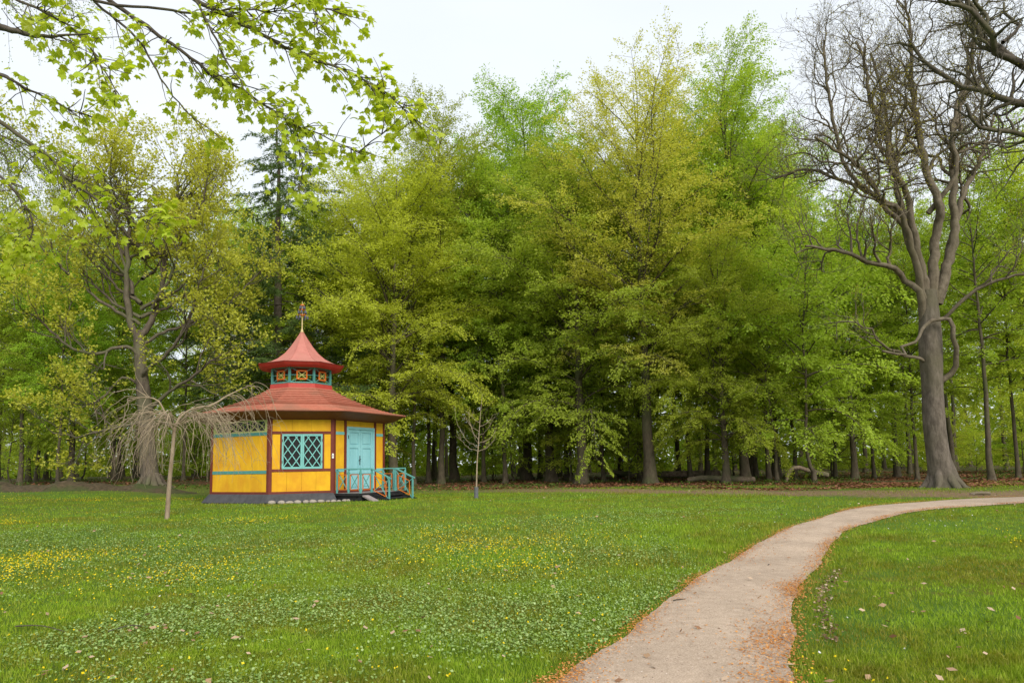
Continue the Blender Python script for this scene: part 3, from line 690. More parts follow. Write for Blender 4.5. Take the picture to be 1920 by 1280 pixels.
def W(base, lst, depth):
    """limb points given as (right, up) metres in the tree's own front plane plus depth offset"""
    return [np.array([a, depth*f, b]) for (a, b), f in zip(lst, np.linspace(0, 1, len(lst)))]

# limb centre lines in metres (tree-local right/up, or world for the overhanging boughs)
OAK_LIMBS = [
 [(0.0,0.0),(-0.04,0.63),(-0.13,2.28),(-0.11,4.28),(-0.08,5.86),(-0.02,7.34),(0.01,8.25)],
 [(-0.06,7.91),(-0.58,10.7),(-0.83,12.35),(-1.44,13.31),(-1.81,14.75),(-2.42,15.96),(-2.78,17.43),(-3.06,18.66)],
 [(-0.06,7.91),(-0.46,10.46),(-0.67,12.34),(-0.71,14.01),(-1.0,15.7),(-0.96,17.64),(-1.26,19.36)],
 [(0.16,7.91),(0.6,10.68),(0.32,11.86),(0.27,13.28),(0.12,15.19),(-0.2,17.14),(-0.34,19.1),(-0.45,20.84)],
 [(0.3,7.67),(1.19,10.43),(1.72,12.78),(2.17,14.92),(2.72,16.6),(3.35,18.54),(3.75,20.52)],
 [(0.43,7.9),(1.25,9.73),(2.45,12.76),(3.69,14.41),(5.01,16.31),(5.84,17.76)],
 [(-0.22,7.57),(-0.69,9.54),(-1.48,11.18),(-2.45,11.9),(-3.09,12.74),(-4.19,13.36),(-5.54,13.86)],
 [(-0.44,9.76),(-0.88,11.64),(-2.14,13.2),(-3.23,14.05),(-4.11,14.67),(-5.28,14.33)],
 [(-0.27,7.0),(-0.5,8.15),(-0.85,8.8),(-1.73,9.16),(-2.62,9.34),(-3.51,9.59),(-4.28,9.95),(-5.54,9.85)],
 [(0.04,4.28),(0.33,4.86),(0.26,5.99),(0.08,6.86),(-0.65,6.66),(-1.35,6.02),(-1.93,5.71),(-2.27,5.31),(-2.91,5.41)],
 [(-0.11,5.18),(-0.59,5.37),(-1.53,5.66),(-2.61,6.13),(-3.15,6.46),(-3.86,6.88)],
 [(0.47,6.99),(1.33,7.89),(2.48,8.21),(3.64,8.54)],
 [(-0.7,10.93),(-1.98,12.13),(-3.51,13.34),(-4.32,15.03),(-4.58,16.48),(-4.6,18.19)],
 [(0.26,11.62),(1.07,13.26),(0.99,15.18),(1.6,17.1),(1.41,19.07),(1.68,21.05)],
]
MAPLE_LIMBS = [
 [(0.0,0.0),(-0.15,1.0),(-0.45,3.87),(-0.76,6.22),(-0.99,8.56)],
 [(-0.99,8.33),(-1.5,9.53),(-1.53,12.73),(-1.37,15.0),(-2.06,16.68),(-2.45,18.34),(-2.73,19.22)],
 [(-0.93,8.32),(-0.53,8.88),(-0.04,10.8),(0.04,12.89),(0.34,15.8),(0.42,17.94),(0.59,19.26)],
 [(-0.82,6.84),(-1.25,7.65),(-2.64,7.17),(-3.92,7.51),(-5.06,8.81),(-6.17,9.31)],
 [(-0.45,3.17),(-0.67,3.41),(-1.88,3.2),(-3.25,2.76),(-4.65,2.95)],
 [(-0.4,3.32),(-0.22,4.01),(1.14,5.1),(2.37,5.69),(3.58,6.62),(5.43,7.53)],
 [(-0.72,5.81),(-0.44,6.21),(0.79,6.96),(1.67,7.74),(2.57,9.46),(3.15,11.04),(3.9,12.76)],
 [(-1.42,10.58),(-1.87,11.61),(-3.17,12.27),(-4.17,13.45),(-5.82,15.07),(-6.66,16.26)],
 [(-0.71,5.36),(-1.51,5.91),(-2.86,4.52),(-3.59,4.1)],
 [(-0.3,9.81),(0.98,11.29),(2.11,13.4),(3.26,14.91),(3.83,16.14)],
 [(-0.02,12.83),(1.17,14.95),(2.01,16.79),(2.43,18.03)],
 [(-1.55,12.55),(-3.29,14.41),(-4.56,16.29),(-5.23,17.86)],
 [(-0.91,7.73),(0.76,8.89),(2.79,9.75),(4.52,11.84),(5.38,13.34)],
 [(-0.95,8.92),(-2.82,10.15),(-4.67,12.0),(-6.23,13.55),(-7.15,14.18)],
]
BOUGHS = [
 [(-5.11,6.5,5.71),(-4.62,6.5,5.51),(-3.99,6.5,5.42)],
 [(-3.38,7.0,6.33),(-2.9,7.0,6.08),(-2.51,7.0,5.87),(-2.12,7.0,5.68),(-1.73,7.0,5.54),(-1.44,7.0,5.38),(-1.21,7.0,5.22),(-0.96,7.0,4.95)],
 [(-4.57,7.5,6.66),(-4.11,7.5,6.32),(-3.66,7.5,5.99),(-3.37,7.5,5.75),(-3.07,7.5,5.6),(-2.81,7.5,5.4),(-2.45,7.5,5.16),(-1.98,7.5,4.95),(-1.71,7.5,4.8)],
 [(-3.27,6.75,6.15),(-3.05,6.75,5.75),(-2.89,6.75,5.43),(-2.66,6.75,5.08),(-2.48,6.75,4.82)],
 [(-4.64,7.25,6.51),(-4.19,7.25,6.1),(-3.93,7.25,5.67),(-3.74,7.25,5.39),(-3.52,7.25,5.19),(-3.3,7.25,5.04)],
 [(-5.06,6.5,4.71),(-4.81,6.5,4.53),(-4.61,6.5,4.38),(-4.36,6.5,4.1),(-4.07,6.5,3.9),(-3.69,6.5,3.73),(-3.4,6.5,3.67)],
 [(-3.72,7.0,6.23),(-3.29,7.0,6.14),(-2.91,7.0,6.19),(-2.49,7.0,6.13),(-2.08,7.0,6.25)],
 [(-2.25,7.5,6.67),(-2.16,7.5,6.29),(-2.1,7.5,6.03)],
 [(-5.28,6.75,5.36),(-4.94,6.75,5.18),(-4.65,6.75,5.05),(-4.43,6.75,4.99)],
 [(-5.61,7.25,4.49),(-5.36,7.25,4.24),(-5.22,7.25,3.93),(-5.27,7.25,3.64)],
 [(-4.96,6.5,6.0),(-4.63,6.5,5.82),(-4.3,6.5,5.59),(-3.96,6.5,5.18),(-3.78,6.5,4.84)],
 [(-2.26,7.0,6.37),(-1.91,7.0,6.28),(-1.79,7.0,6.34)],
 [(-2.45,7.5,5.16),(-2.39,7.5,4.86),(-2.36,7.5,4.6),(-2.45,7.5,4.35)],
 [(-1.54,6.75,4.44),(-1.38,6.75,4.54),(-1.22,6.75,4.65)],
]
OAK2_BOUGHS = [
 [(12.44,15.5,10.54),(12.17,15.5,10.84),(11.92,15.5,11.11),(11.69,15.5,11.46),(11.56,15.5,11.87),(11.57,15.5,12.35),(11.43,15.5,13.04)],
 [(12.28,15.5,10.59),(11.94,15.5,10.65),(11.56,15.5,10.71),(11.4,15.5,11.05),(11.16,15.5,11.3),(10.86,15.5,11.58),(10.17,15.5,11.69),(9.54,15.5,11.9)],
 [(12.35,15.5,9.54),(12.04,15.5,9.62),(11.61,15.5,9.81),(11.38,15.5,10.02),(11.0,15.5,10.12),(10.7,15.5,10.33),(10.4,15.5,10.6),(10.17,15.5,10.87),(10.03,15.5,11.21),(9.63,15.5,11.42)],
 [(12.28,15.5,8.76),(11.84,15.5,8.82),(11.4,15.5,8.78),(11.03,15.5,8.92),(10.73,15.5,9.06),(10.56,15.5,9.33)],
 [(12.04,15.5,9.62),(11.78,15.5,9.55),(11.51,15.5,9.35),(11.24,15.5,9.12),(10.89,15.5,9.23)],
 [(11.59,15.5,11.8),(10.98,15.5,12.22),(10.76,15.5,12.64)],
 [(11.92,15.5,11.11),(12.47,15.5,11.65),(12.25,15.5,12.06),(12.42,15.5,12.47)],
 [(11.55,15.5,9.82),(11.41,15.5,10.45),(11.51,15.5,10.85)],
]
WEEP_LIMBS = [
 [(0.0,0.0),(0.04,1.04),(0.1,1.91),(0.13,2.5)],
 [(0.12,2.41),(-0.06,2.75),(-0.15,3.01),(-0.25,3.21),(-0.37,3.29),(-0.67,3.31),(-1.03,3.23)],
 [(0.11,2.5),(0.31,2.83),(0.61,3.02),(1.05,3.06),(1.37,2.76),(1.57,2.47)],
 [(1.05,3.06),(1.26,3.19),(1.5,3.38),(2.03,3.65)],
 [(0.1,2.57),(0.46,2.64),(0.75,2.9),(1.12,3.0)],
 [(0.11,2.47),(-0.28,2.65),(-0.49,2.51),(-0.63,2.22)],
]

def great_oak():
    g = Grown(3, dict(dens=[2.4, 2.6, 3.0, 3.3], len=[3.0, 1.5, .85, .5], rad=[.085, .04, .017, .008], ang=(32, 72), up=.34, seg=.2, gnarl=.29, tipr=.0045))
    tr = [np.array([a, 0, b]) for a, b in OAK_LIMBS[0]]
    P = crom([tr[0]-[0, 0, .3]]+tr, .3); r = np.interp(P[:, 2], [-.3, 0, .3, .9, 2, 4.2, 5.5, 6.5, 8.3], [.80, .66, .55, .46, .41, .40, .43, .43, .31])
    TT = Tubes(); TT.add(P, r, 26, .055)
    br = g.T; g.T = TT
    for a in np.linspace(0, 2*PI, 8)[:-1]+.3:
        d = np.array([math.cos(a), math.sin(a), 0]); R = g.rng.uniform(.78, 1.0)
        g.T.add([d*.24+[0, 0, 1.1], d*.43+[0, 0, .35], d*R*.85+[0, 0, .02], d*(R+.3)+[0, 0, -.2]], [.17, .2, .11, .04], 8)
    g.T = br
    dep = [0, -1.5, .9, -.6, 1.8, 3.0, -2.6, 2.6, -1.0, -1.3, -.9, -2.2, -2.0, -2.8]
    rad = [0, .20, .19, .24, .24, .20, .18, .13, .17, .13, .08, .08, .11, .11]
    for l, dp, rr in list(zip(OAK_LIMBS, dep, rad))[1:]:
        dead = l[0][1] < 5 and rr > .1
        pts = [np.array([a, dp*f**1.2-(.35 if dead else 0)*min(1, f*6), b]) for (a, b), f in zip(l, np.linspace(0, 1, len(l)))]
        pts = [pts[0]]+[p+g.rng.normal(0, .13, 3) for p in pts[1:]]
        if dead: g.limb(pts, .13, .045, 8, .03, kids=False)
        elif l[0][1] < 6: g.limb(pts, rr, .03, 7, .03, True, 1, .4)
        else: g.limb(pts, rr, .045, 11, .03, True, 0, .42)
    rng = g.rng; L = Leaves(); tips = np.array([t[0] for t in g.tips]); dirs = np.array([t[1] for t in g.tips]); mids = np.array([t[2] for t in g.tips])
    dens = vnoise(tips[:, 0]*.6, tips[:, 2]*.6, 15)
    for k in range(3):
        q = rng.random(len(tips)) < .4+.6*(dens > .52)
        b = (tips if k < 2 else mids)[q]; n = len(b)
        L.add(b+rng.normal(0, .05, (n, 3)), norm(dirs[q]+rng.normal(0, .7, (n, 3))), rng.normal(size=(n, 3)), rng.uniform(.035, .085, n), .045)
    print('oak tips', len(tips))
    e = thing('oak_tree', (17.65, 28.3, gz1(17.65, 28.3)), 'great grey oak with gnarled nearly bare limbs beside the path bend', 'tree')
    obj('trunk', TT.mesh('trunk', M['oak_bark']), e); obj('limbs', g.T.mesh('limbs', M['limb_bark']), e); obj('crown', L.mesh('crown', M['oak_bud']), e)

def yellow_maple():
    g = Grown(8, dict(dens=[2.0, 2.0, 2.6], len=[2.7, 1.5, .75], rad=[.09, .035, .014], ang=(30, 66), up=.35, seg=.3, gnarl=.15, tipr=.005))
    tr = [np.array([a, 0, b]) for a, b in MAPLE_LIMBS[0]]
    P = crom([tr[0]-[0, 0, .3]]+tr, .3); g.T.add(P, np.interp(P[:, 2], [-.3, 0, .6, 2, 5, 8.6], [.66, .56, .45, .39, .34, .26]), 20, .07)
    for a in np.linspace(0, 2*PI, 7)[:-1]+.7:
        d = np.array([math.cos(a), math.sin(a), 0]); g.T.add([d*.3+[0, 0, .7], d*.62+[0, 0, .18], d*1.3+[0, 0, -.15]], [.16, .13, .05], 6)
    dep = [0, -1.2, 1.3, -2.5, -1.2, -1.5, -2.0, 1.8, -1.0, -2.8, 2.6, -2.6, 2.5, -2.8]
    rad = [0, .20, .19, .12, .10, .13, .11, .11, .08, .10, .09, .10, .10, .10]
    for l, dp, rr in list(zip(MAPLE_LIMBS, dep, rad))[1:]:
        pts = [np.array([a, dp*f, b]) for (a, b), f in zip(l, np.linspace(0, 1, len(l)))]
        g.limb(pts, rr, .035, 8, .04, True, 0, .28)
    for k in range(12):   # limbs towards and away from the viewer round out the crown
        a = g.rng.uniform(0, 2*PI); z = g.rng.uniform(7, 15); R = 5.6*math.sqrt(max(.1, 1-((z-9.5)/10)**2))*g.rng.uniform(.6, .9); b = np.array([-.9, 0, z])
        d = np.array([math.cos(a), math.sin(a)*.9, 0]); g.limb([b, b+d*R*.4+[0, 0, .9], b+d*R*.75+[0, 0, 2.1], b+d*R+[0, 0, 3.2]], .11, .03, 6, .04, True, 0, .3)
    rng = g.rng; L = Leaves(); tips = np.array([t[0] for t in g.tips]); dirs = np.array([t[1] for t in g.tips]); mids = np.array([t[2] for t in g.tips])
    dens = vnoise(tips[:, 0]*.55, tips[:, 2]*.55+tips[:, 1]*.4, 19)
    for k in range(15):
        q = rng.random(len(tips)) < .45+.55*sm((dens-.3)/.25); b = (mids if k > 12 else tips)[q]; n = len(b)
        L.add(b+rng.normal(0, .14, (n, 3)), norm(dirs[q]*.5+rng.normal(0, .8, (n, 3))), tilted(rng, n, .7), rng.uniform(.10, .19, n), .12)
    print('maple tips', len(tips))
    e = thing('maple_tree', (-19.49, 37, gz1(-19.49, 37)), 'broad maple covered in yellow green blossom behind the bare weeping tree', 'tree')
    obj('trunk', g.T.mesh('trunk', M['maple_bark']), e); obj('crown', L.mesh('crown', M['maple_flower']), e)

def weeping_tree():
    rng = np.random.default_rng(23); bx, by = -9.45, 18.8; bz = gz1(bx, by); T = Tubes()
    P = crom([np.array([a, 0, b]) for a, b in WEEP_LIMBS[0]], .15); P[0, 2] -= .1
    e = thing('weeping_tree', (bx, by, bz), 'small bare weeping tree with tan drooping twigs in front of the pavilion', 'tree')
    S = Tubes(); S.add(P, np.linspace(.064, .044, len(P)), 10); S.add([P[-1]-[0, 0, .12], P[-1], P[-1]+[0, 0, .1]], [.048, .07, .03], 9)
    arms = []
    for l, dp in zip(WEEP_LIMBS[1:], (-.3, .2, .3, -.5, .4)):
        q = crom([np.array([a, dp*f, b]) for (a, b), f in zip(l, np.linspace(0, 1, len(l)))], .1); T.add(q, np.linspace(.034, .009, len(q)), 6); arms.append(q)
    for k in range(11):
        a = k*2.4+rng.normal(0, .4); r = rng.uniform(.4, 1.3); d = np.array([math.cos(a), math.sin(a), 0]); top = P[-1]+[0, 0, -.02]
        q = crom([top, top+d*r*.35+[0, 0, rng.uniform(.15, .45)], top+d*r*.8+[0, 0, rng.uniform(.25, .5)], top+d*r*1.15+[0, 0, rng.uniform(-.1, .2)]], .1); T.add(q, np.linspace(.028, .008, len(q)), 5); arms.append(q)
    n = 0
    for q in arms:
        for _ in range(max(5, int(len(q)*.9))):
            i = rng.integers(max(1, len(q)//4), len(q)); p = q[i].copy(); rad = norm(np.array([p[0]-.13, p[1], 0])+1e-3)
            a = rng.normal(0, .6); d = np.array([rad[0]*math.cos(a)-rad[1]*math.sin(a), rad[0]*math.sin(a)+rad[1]*math.cos(a), rng.uniform(-.1, .7)]); d = norm(d)
            m = int(rng.integers(14, 32)); st = .095; pts = [p]; zmin = rng.uniform(.95, 1.6); cv = rng.uniform(.07, .24)
            for j in range(m):
                d = norm(d+[0, 0, -cv]+rng.normal(0, .17, 3)); p = p+d*st; pts.append(p)
                if p[2] < zmin: break
            if len(pts) < 4: continue
            pts = np.array(pts); T.add(pts, np.linspace(.0085, .003, len(pts)), 4); n += 1
            for _ in range(rng.integers(0, 4)):
                i2 = rng.integers(1, len(pts)-1); dd = norm(pts[i2+1]-pts[i2]+rng.normal(0, .5, 3)); pp = [pts[i2]]
                for j in range(rng.integers(3, 7)): dd = norm(dd+[0, 0, -.14]+rng.normal(0, .09, 3)); pp.append(pp[-1]+dd*.09)
                T.add(pp, np.linspace(.0046, .0024, len(pp)), 3)
    obj('trunk', S.mesh('trunk', M['pole_bark']), e); obj('crown', T.mesh('crown', M['twig']), e)

def sapling():
    rng = np.random.default_rng(4); x, y = -1.41, 25.9; e = thing('bare_sapling', (x, y, gz1(x, y)), 'slim bare sapling with dark tube guard at its foot', 'tree')
    T = Tubes(); st = crom([(0, 0, -.05), (.05, 0, 1.3), (.1, 0, 1.9), (.16, 0, 2.7), (.28, 0, 3.95)], .15); T.add(st, np.linspace(.034, .005, len(st)), 7)
    for a, z, l, up in ((2.9, 1.75, .85, 1.0), (.2, 1.75, .7, .9), (3.4, 1.9, .9, 1.5), (.5, 2.05, .8, .8), (2.2, 2.2, .7, 1.6), (5.6, 2.3, .6, .9), (3.0, 2.45, .55, 1.2), (.1, 2.75, .5, .9), (4.4, 2.0, .7, 1), (3.3, 2.9, .35, 1)):
        i = np.argmin(abs(st[:, 2]-z)); d = np.array([math.cos(a), math.sin(a)*.8, 0]); b = st[i]
        q = crom([b, b+d*l*.5+[0, 0, l*.22*up], b+d*l*.85+[0, 0, l*.62*up], b+d*l+[0, 0, l*1.0*up]], .1); q[1:] += rng.normal(0, .012, (len(q)-1, 3)); T.add(q, np.linspace(.011, .004, len(q)), 5)
        for _ in range(3):
            k = rng.integers(2, len(q)); dd = norm(d*.4+[0, 0, .8]+rng.normal(0, .5, 3)); T.add([q[k], q[k]+dd*.12, q[k]+dd*.28+[0, 0, .03]], [.005, .004, .002], 4)
    obj('trunk', T.mesh('trunk', M['twig']), e)
    G = Tubes(); G.add([(0, 0, -.03), (.005, 0, .2), (.012, 0, .42)], [.085, .082, .08], 12); G.add([(.012, 0, .42), (.012, 0, .38)], [.08, .045], 12); obj('tube_guard', G.mesh('tube_guard', M['guard']), e)

def maple_leaf_mesh(name, seed):
    rng = np.random.default_rng(seed); pol = [(0, 1.0), (14, .62), (24, .66), (34, .60), (50, .92), (64, .58), (80, .62), (98, .70), (118, .42), (150, .38), (172, .30)]
    R = [(math.radians(a+rng.normal(0, 2)), r*(1+rng.normal(0, .05))) for a, r in pol]
    pts = [(0, 0, 0)]; full = R+[(-a, r) for a, r in reversed(R[1:])]
    for a, r in full:
        x, y = r*math.sin(a), r*math.cos(a); pts.append((x*.6, y*.6+.12, -.22*(abs(x)**1.4)-.16*max(0, y)**2+rng.normal(0, .015)))
    n = len(full); pts[0] = (0, .12, .03)
    f = np.array([(0, i+1, (i+1) % n+1) for i in range(n)], np.int32)
    v = np.array(pts); q = np.array([(-.008, -.35, .10), (.008, -.35, .10), (.008, .12, .02), (-.008, .12, .02)]); b = len(v)
    return v, f, q

def hanging_maple():
    rng = np.random.default_rng(31); bx, by = -8.6, 6.2; bz = gz1(bx, by)
    e = thing('maple_tree', (bx, by, bz), 'maple whose leafy boughs with large bright leaves hang over the lawn', 'tree')
    off = np.array([bx, by, bz]); T = Tubes()
    tr = crom([(0, 0, -.3), (0, 0, 0), (.05, .05, 2.5), (.25, .1, 5), (.4, .2, 7.5), (.3, .3, 11)], .4); T.add(tr, np.interp(tr[:, 2], [-.3, 0, 1, 5, 11], [.5, .42, .3, .24, .12]), 12)
    B = [np.array(b)-off for b in BOUGHS]
    for i, b in enumerate(B):          # keep the boughs apart in depth
        B[i] = b+np.c_[np.zeros(len(b)), np.linspace(0, ((i*5) % 7-3)*.10, len(b)), np.zeros(len(b))]
    roots = {0: 5.2, 1: 8.2, 2: 7.6, 3: 8.0, 4: 7.2, 5: 4.2, 6: 7.8, 7: 8.6, 8: 5.0, 9: 4.0, 10: 6.4, 11: 8.8}
    L = []
    main_r = [.034, .026, .026, .014, .016, .022, .014, .010, .016, .014, .014, .012, .008, .008]
    dens = [6, 15, 14, 4, 4, 13, 13, 9, 12, 15, 10, 11, 9, 8]
    def leafset(p, d, n):
        for _ in range(n):
            a = rng.uniform(0, 2*PI); h = norm(np.array([math.cos(a), math.sin(a), 0])+d*.7)
            L.append((p+h*rng.uniform(.03, .09)+[0, 0, rng.normal(0, .03)], h, rng.uniform(.055, .115)))
    for i, b in enumerate(B):
        c = crom(b, .09); c[1:-1] += rng.normal(0, .008, (len(c)-2, 3))
        if i in roots:
            z = roots[i]; k = np.argmin(abs(tr[:, 2]-z)); a = tr[k]; d0 = norm(c[1]-c[0]); Ld = np.linalg.norm(c[0]-a)
            con = crom([a, a+(c[0]-a)*.35+[0, 0, .35], c[0]-d0*Ld*.25+[0, 0, .05], c[0]], .2); con = con[:-1]; full = np.vstack([con, c])
            T.add(full, np.r_[np.linspace(main_r[i]*2.4, main_r[i], len(con)), np.linspace(main_r[i], .0045, len(c))], 7)
        else: T.add(c, np.linspace(main_r[i], .004, len(c)), 5)
        seg = np.linalg.norm(np.diff(c, axis=0), axis=1).sum()
        for q in range(int(seg*dens[i]*1.9)):
            f = rng.uniform(.05, 1)**.8; k = min(int(f*(len(c)-1)), len(c)-2); td = norm(c[k+1]-c[k]); d = norm(td*.7+rng.normal(0, .55, 3)+[0, 0, -.08]); p = c[k]; pts = [p]
            l = rng.uniform(.15, .55)*(1.15-.5*f)
            for j in range(5): d = norm(d+rng.normal(0, .13, 3)+[0, 0, -.03]); p = p+d*l/5; pts.append(p)
            T.add(pts, np.linspace(.0065, .003, 6), 4); leafset(pts[-1], d, rng.integers(3, 7))
            if rng.random() < .5: leafset(pts[3], d, 2)
        leafset(c[-1], norm(c[-1]-c[-2]), 6)
    obj('trunk', T.mesh('trunk', M['dark_bark']), e)
    var = [maple_leaf_mesh('leaf', s) for s in range(5)]; mats = []
    for p, h, s in L:
        z = norm(np.array([rng.normal(0, .35), rng.normal(0, .35), 1])); y = norm(h+[0, 0, -rng.uniform(.1, .9)]); x = norm(np.cross(y, z)); z = np.cross(x, y)
        mats.append((np.stack([x, y, z], 1)*s*1.15, p))
    # the 300 leaves with the widest show as single leaves, the rest joined
    order = np.argsort([-s[2] for s in L]); order = [i for i in order if L[i][0][0]+bx > -5.4]
    one = set(order[:300]); meshes = []
    for v, f, q in var:
        vv = np.vstack([v, q]); b = len(v); meshes.append(mesh_np('leaf', vv, [f, np.array([[b, b+1, b+2, b+3]])], M['maple_leaf']))
    V = []; F = []; Q = []; nb = 0
    for i, (R, p) in enumerate(mats):
        k = i % 5
        if i in one:
            o = obj('leaf', meshes[k], e); m4 = Matrix.Identity(4)
            for a in range(3):
                for c_ in range(3): m4[a][c_] = R[a, c_]
                m4[a][3] = p[a]
            o.matrix_local = m4
        else:
            v, f, q = var[k]; vv = np.vstack([v, q]); V.append(vv@R.T+p); F.append(f+nb); Q.append(np.arange(4)[None]+nb+len(v)); nb += len(vv)
    o = obj('crown', mesh_np('crown', np.vstack(V), [np.vstack(F), np.vstack(Q)], M['maple_leaf']), e, kind='stuff')
    print('maple leaves', len(L))

def overhang_oak():
    g = Grown(5, dict(dens=[3.2, 3.4, 4.2], len=[1.3, .8, .42], rad=[.045, .02, .009], ang=(35, 75), up=.35, seg=.14, gnarl=.24, tipr=.004))
    bx, by = 17.2, 15.0; off = np.array([bx, by, gz1(bx, by)]); B = [np.array(b)-off for b in OAK2_BOUGHS]
    tr = crom([(0, 0, -.3), (0, 0, 0), (-.1, 0, 3), (-.2, 0, 6.5), (-.5, .1, 9), (-.6, .2, 13)], .4); g.T.add(tr, np.interp(tr[:, 2], [-.3, 0, 1, 6, 13], [.8, .7, .5, .42, .2]), 14)
    rad = [.16, .10, .13, .12, .06, .05, .05, .04]
    for i, b in enumerate(B):
        d = np.linspace(0, [.6, -.8, .4, -.5, .7, -.6, .5, .3][i], len(b)); b = b+np.c_[np.zeros(len(b)), d, np.zeros(len(b))]
        if i in (0, 2, 3):
            z = {0: 8.3, 2: 8.0, 3: 7.2}[i]; k = np.argmin(abs(tr[:, 2]-z)); a = tr[k]; mid = (a+b[0])/2+[0, 0, .35]; b = np.vstack([a, mid, b])
            g.limb(b, rad[i]*1.5, .03, 9, .03, True, 0, .35)
        else: g.limb(b, rad[i], .025, 7, .025, True, 0, .15)
    for k in range(9):     # limbs of the unseen side, so the tree is whole
        a = k*.7; z = 7+k*.6; b = np.array([-.4, .1, z]); d = np.array([math.cos(a*2), math.sin(a*2), 0]); 
        if d[0] < -.2: continue
        g.limb([b, b+d*1.6+[0, 0, .6], b+d*3+[0, 0, 1.6]], .14, .03, 6, .04, True, 1, .3)
    rng = g.rng; L = Leaves(); tips = np.array([t[0] for t in g.tips]); dirs = np.array([t[1] for t in g.tips]); n = len(tips)
    for k in range(2):
        q = rng.random(n) < .6; m = q.sum(); L.add(tips[q]+rng.normal(0, .03, (m, 3)), norm(dirs[q]+rng.normal(0, .7, (m, 3))), rng.normal(size=(m, 3)), rng.uniform(.03, .06, m), .028)
    print('oak2 tips', n)
    e = thing('oak_tree', tuple(off), 'dark oak boughs with budding twigs reaching over the path bend', 'tree')
    obj('trunk', g.T.mesh('trunk', M['dark_bark']), e); obj('crown', L.mesh('crown', M['oak_bud']), e)

def hanging_birch():
    rng = np.random.default_rng(66); bx, by = -15.5, 13.0; e = thing('birch_tree', (bx, by, gz1(bx, by)), 'birch with fine hanging twigs of tiny leaves behind the maple boughs', 'tree')
    T = Tubes(); L = Leaves(); tr = crom([(0, 0, -.3), (0, 0, 0), (.1, 0, 5), (.4, 0, 10), (.6, .2, 15)], .5); T.add(tr, np.interp(tr[:, 2], [-.3, 0, 1, 15], [.35, .3, .24, .06]), 10)
    for k in range(26):
        z = rng.uniform(7.5, 14.5); a = rng.normal(0, .75) if k < 18 else rng.uniform(0, 2*PI); b = np.array([.4, 0, z]); d = np.array([math.cos(a), math.sin(a), 0]); l = rng.uniform(2.5, 6.6)
        q = crom([b, b+d*l*.4+[0, 0, .7], b+d*l*.8+[0, 0, .6], b+d*l+[0, 0, -.1]], .2); T.add(q, np.linspace(.05, .007, len(q)), 5)
        for j in range(3, len(q)):
            for _ in range(4):
                p = q[j].copy(); dd = norm(d*.5+rng.normal(0, .5, 3)); pts = [p]; m = rng.integers(6, 15)
                for t in range(m): dd = norm(dd+[0, 0, -.22]+rng.normal(0, .08, 3)); p = p+dd*.14; pts.append(p)
                pts = np.array(pts); T.add(pts, np.linspace(.005, .0022, len(pts)), 3)
                n = m*3; i = rng.integers(1, len(pts), n); L.add(pts[i]+rng.normal(0, .045, (n, 3)), norm(rng.normal(0, .6, (n, 3))+[0, 0, -.6]), rng.normal(size=(n, 3)), rng.uniform(.03, .055, n), .03)
    obj('trunk', T.mesh('trunk', M['dark_bark']), e); obj('crown', L.mesh('crown', M['birch_leaf'], True), e)

# ------------------------------------------------------------------ pavilion
PAV = np.array([-8.95, 28.84, 0.0]); PHI = math.radians(18)
_aL = PHI-PI/2-PI/4; NL = np.array([math.cos(_aL), math.sin(_aL)]); ND = np.array([-NL[1], NL[0]])
def octa(a, b):
    """eight corners, counter-clockwise, long sides a and short sides b; side 0 faces left, 1 the window, 2 the door"""
    h = a/2+b/math.sqrt(2); L, D = NL, ND
    return np.array([L*h-D*a/2, L*h+D*a/2, D*h+L*a/2, D*h-L*a/2, -L*h+D*a/2, -L*h-D*a/2, -D*h-L*a/2, -D*h+L*a/2])
BOXF = np.array([(0, 3, 2, 1), (4, 5, 6, 7), (0, 1, 5, 4), (1, 2, 6, 5), (2, 3, 7, 6), (3, 0, 4, 7)])
class Wall:
    def __init__(s, A, B):
        s.A = np.array([*A, 0.]); t = np.array([*(B-A), 0.]); s.w = np.linalg.norm(t); s.t = t/s.w; s.n = np.array([s.t[1], -s.t[0], 0.])
    def p(s, x, y, z): return s.A+s.t*x+s.n*y+np.array([0, 0, z])
    def box(s, x0, x1, y0, y1, z0, z1):
        return np.array([s.p(x, y, z) for z in (z0, z1) for x, y in ((x0, y0), (x1, y0), (x1, y1), (x0, y1))])
def add_box(name, v, mat, parent): return obj(name, mesh_np(name, v, BOXF, M[mat]), parent)
def bar_v(p, q, w, h=None, up=None):
    """box along p-q with cross-section w x h"""
    h = h or w; p = np.asarray(p, float); q = np.asarray(q, float); d = norm(q-p)
    u = np.array([0, 0, 1.]) if up is None else np.asarray(up, float)
    if abs(d.dot(u)) > .97: u = np.array([ND[0], ND[1], 0])
    s = norm(np.cross(d, u)); u2 = np.cross(s, d)
    return np.array([e+s*a*w/2+u2*b*h/2 for e in (p, q) for a, b in ((-1, -1), (1, -1), (1, 1), (-1, 1))])
def bars(name, segs, mat, parent):
    v = np.vstack([bar_v(*s) for s in segs]); f = np.vstack([BOXF+8*i for i in range(len(segs))])
    return obj(name, mesh_np(name, v, f, M[mat]), parent)

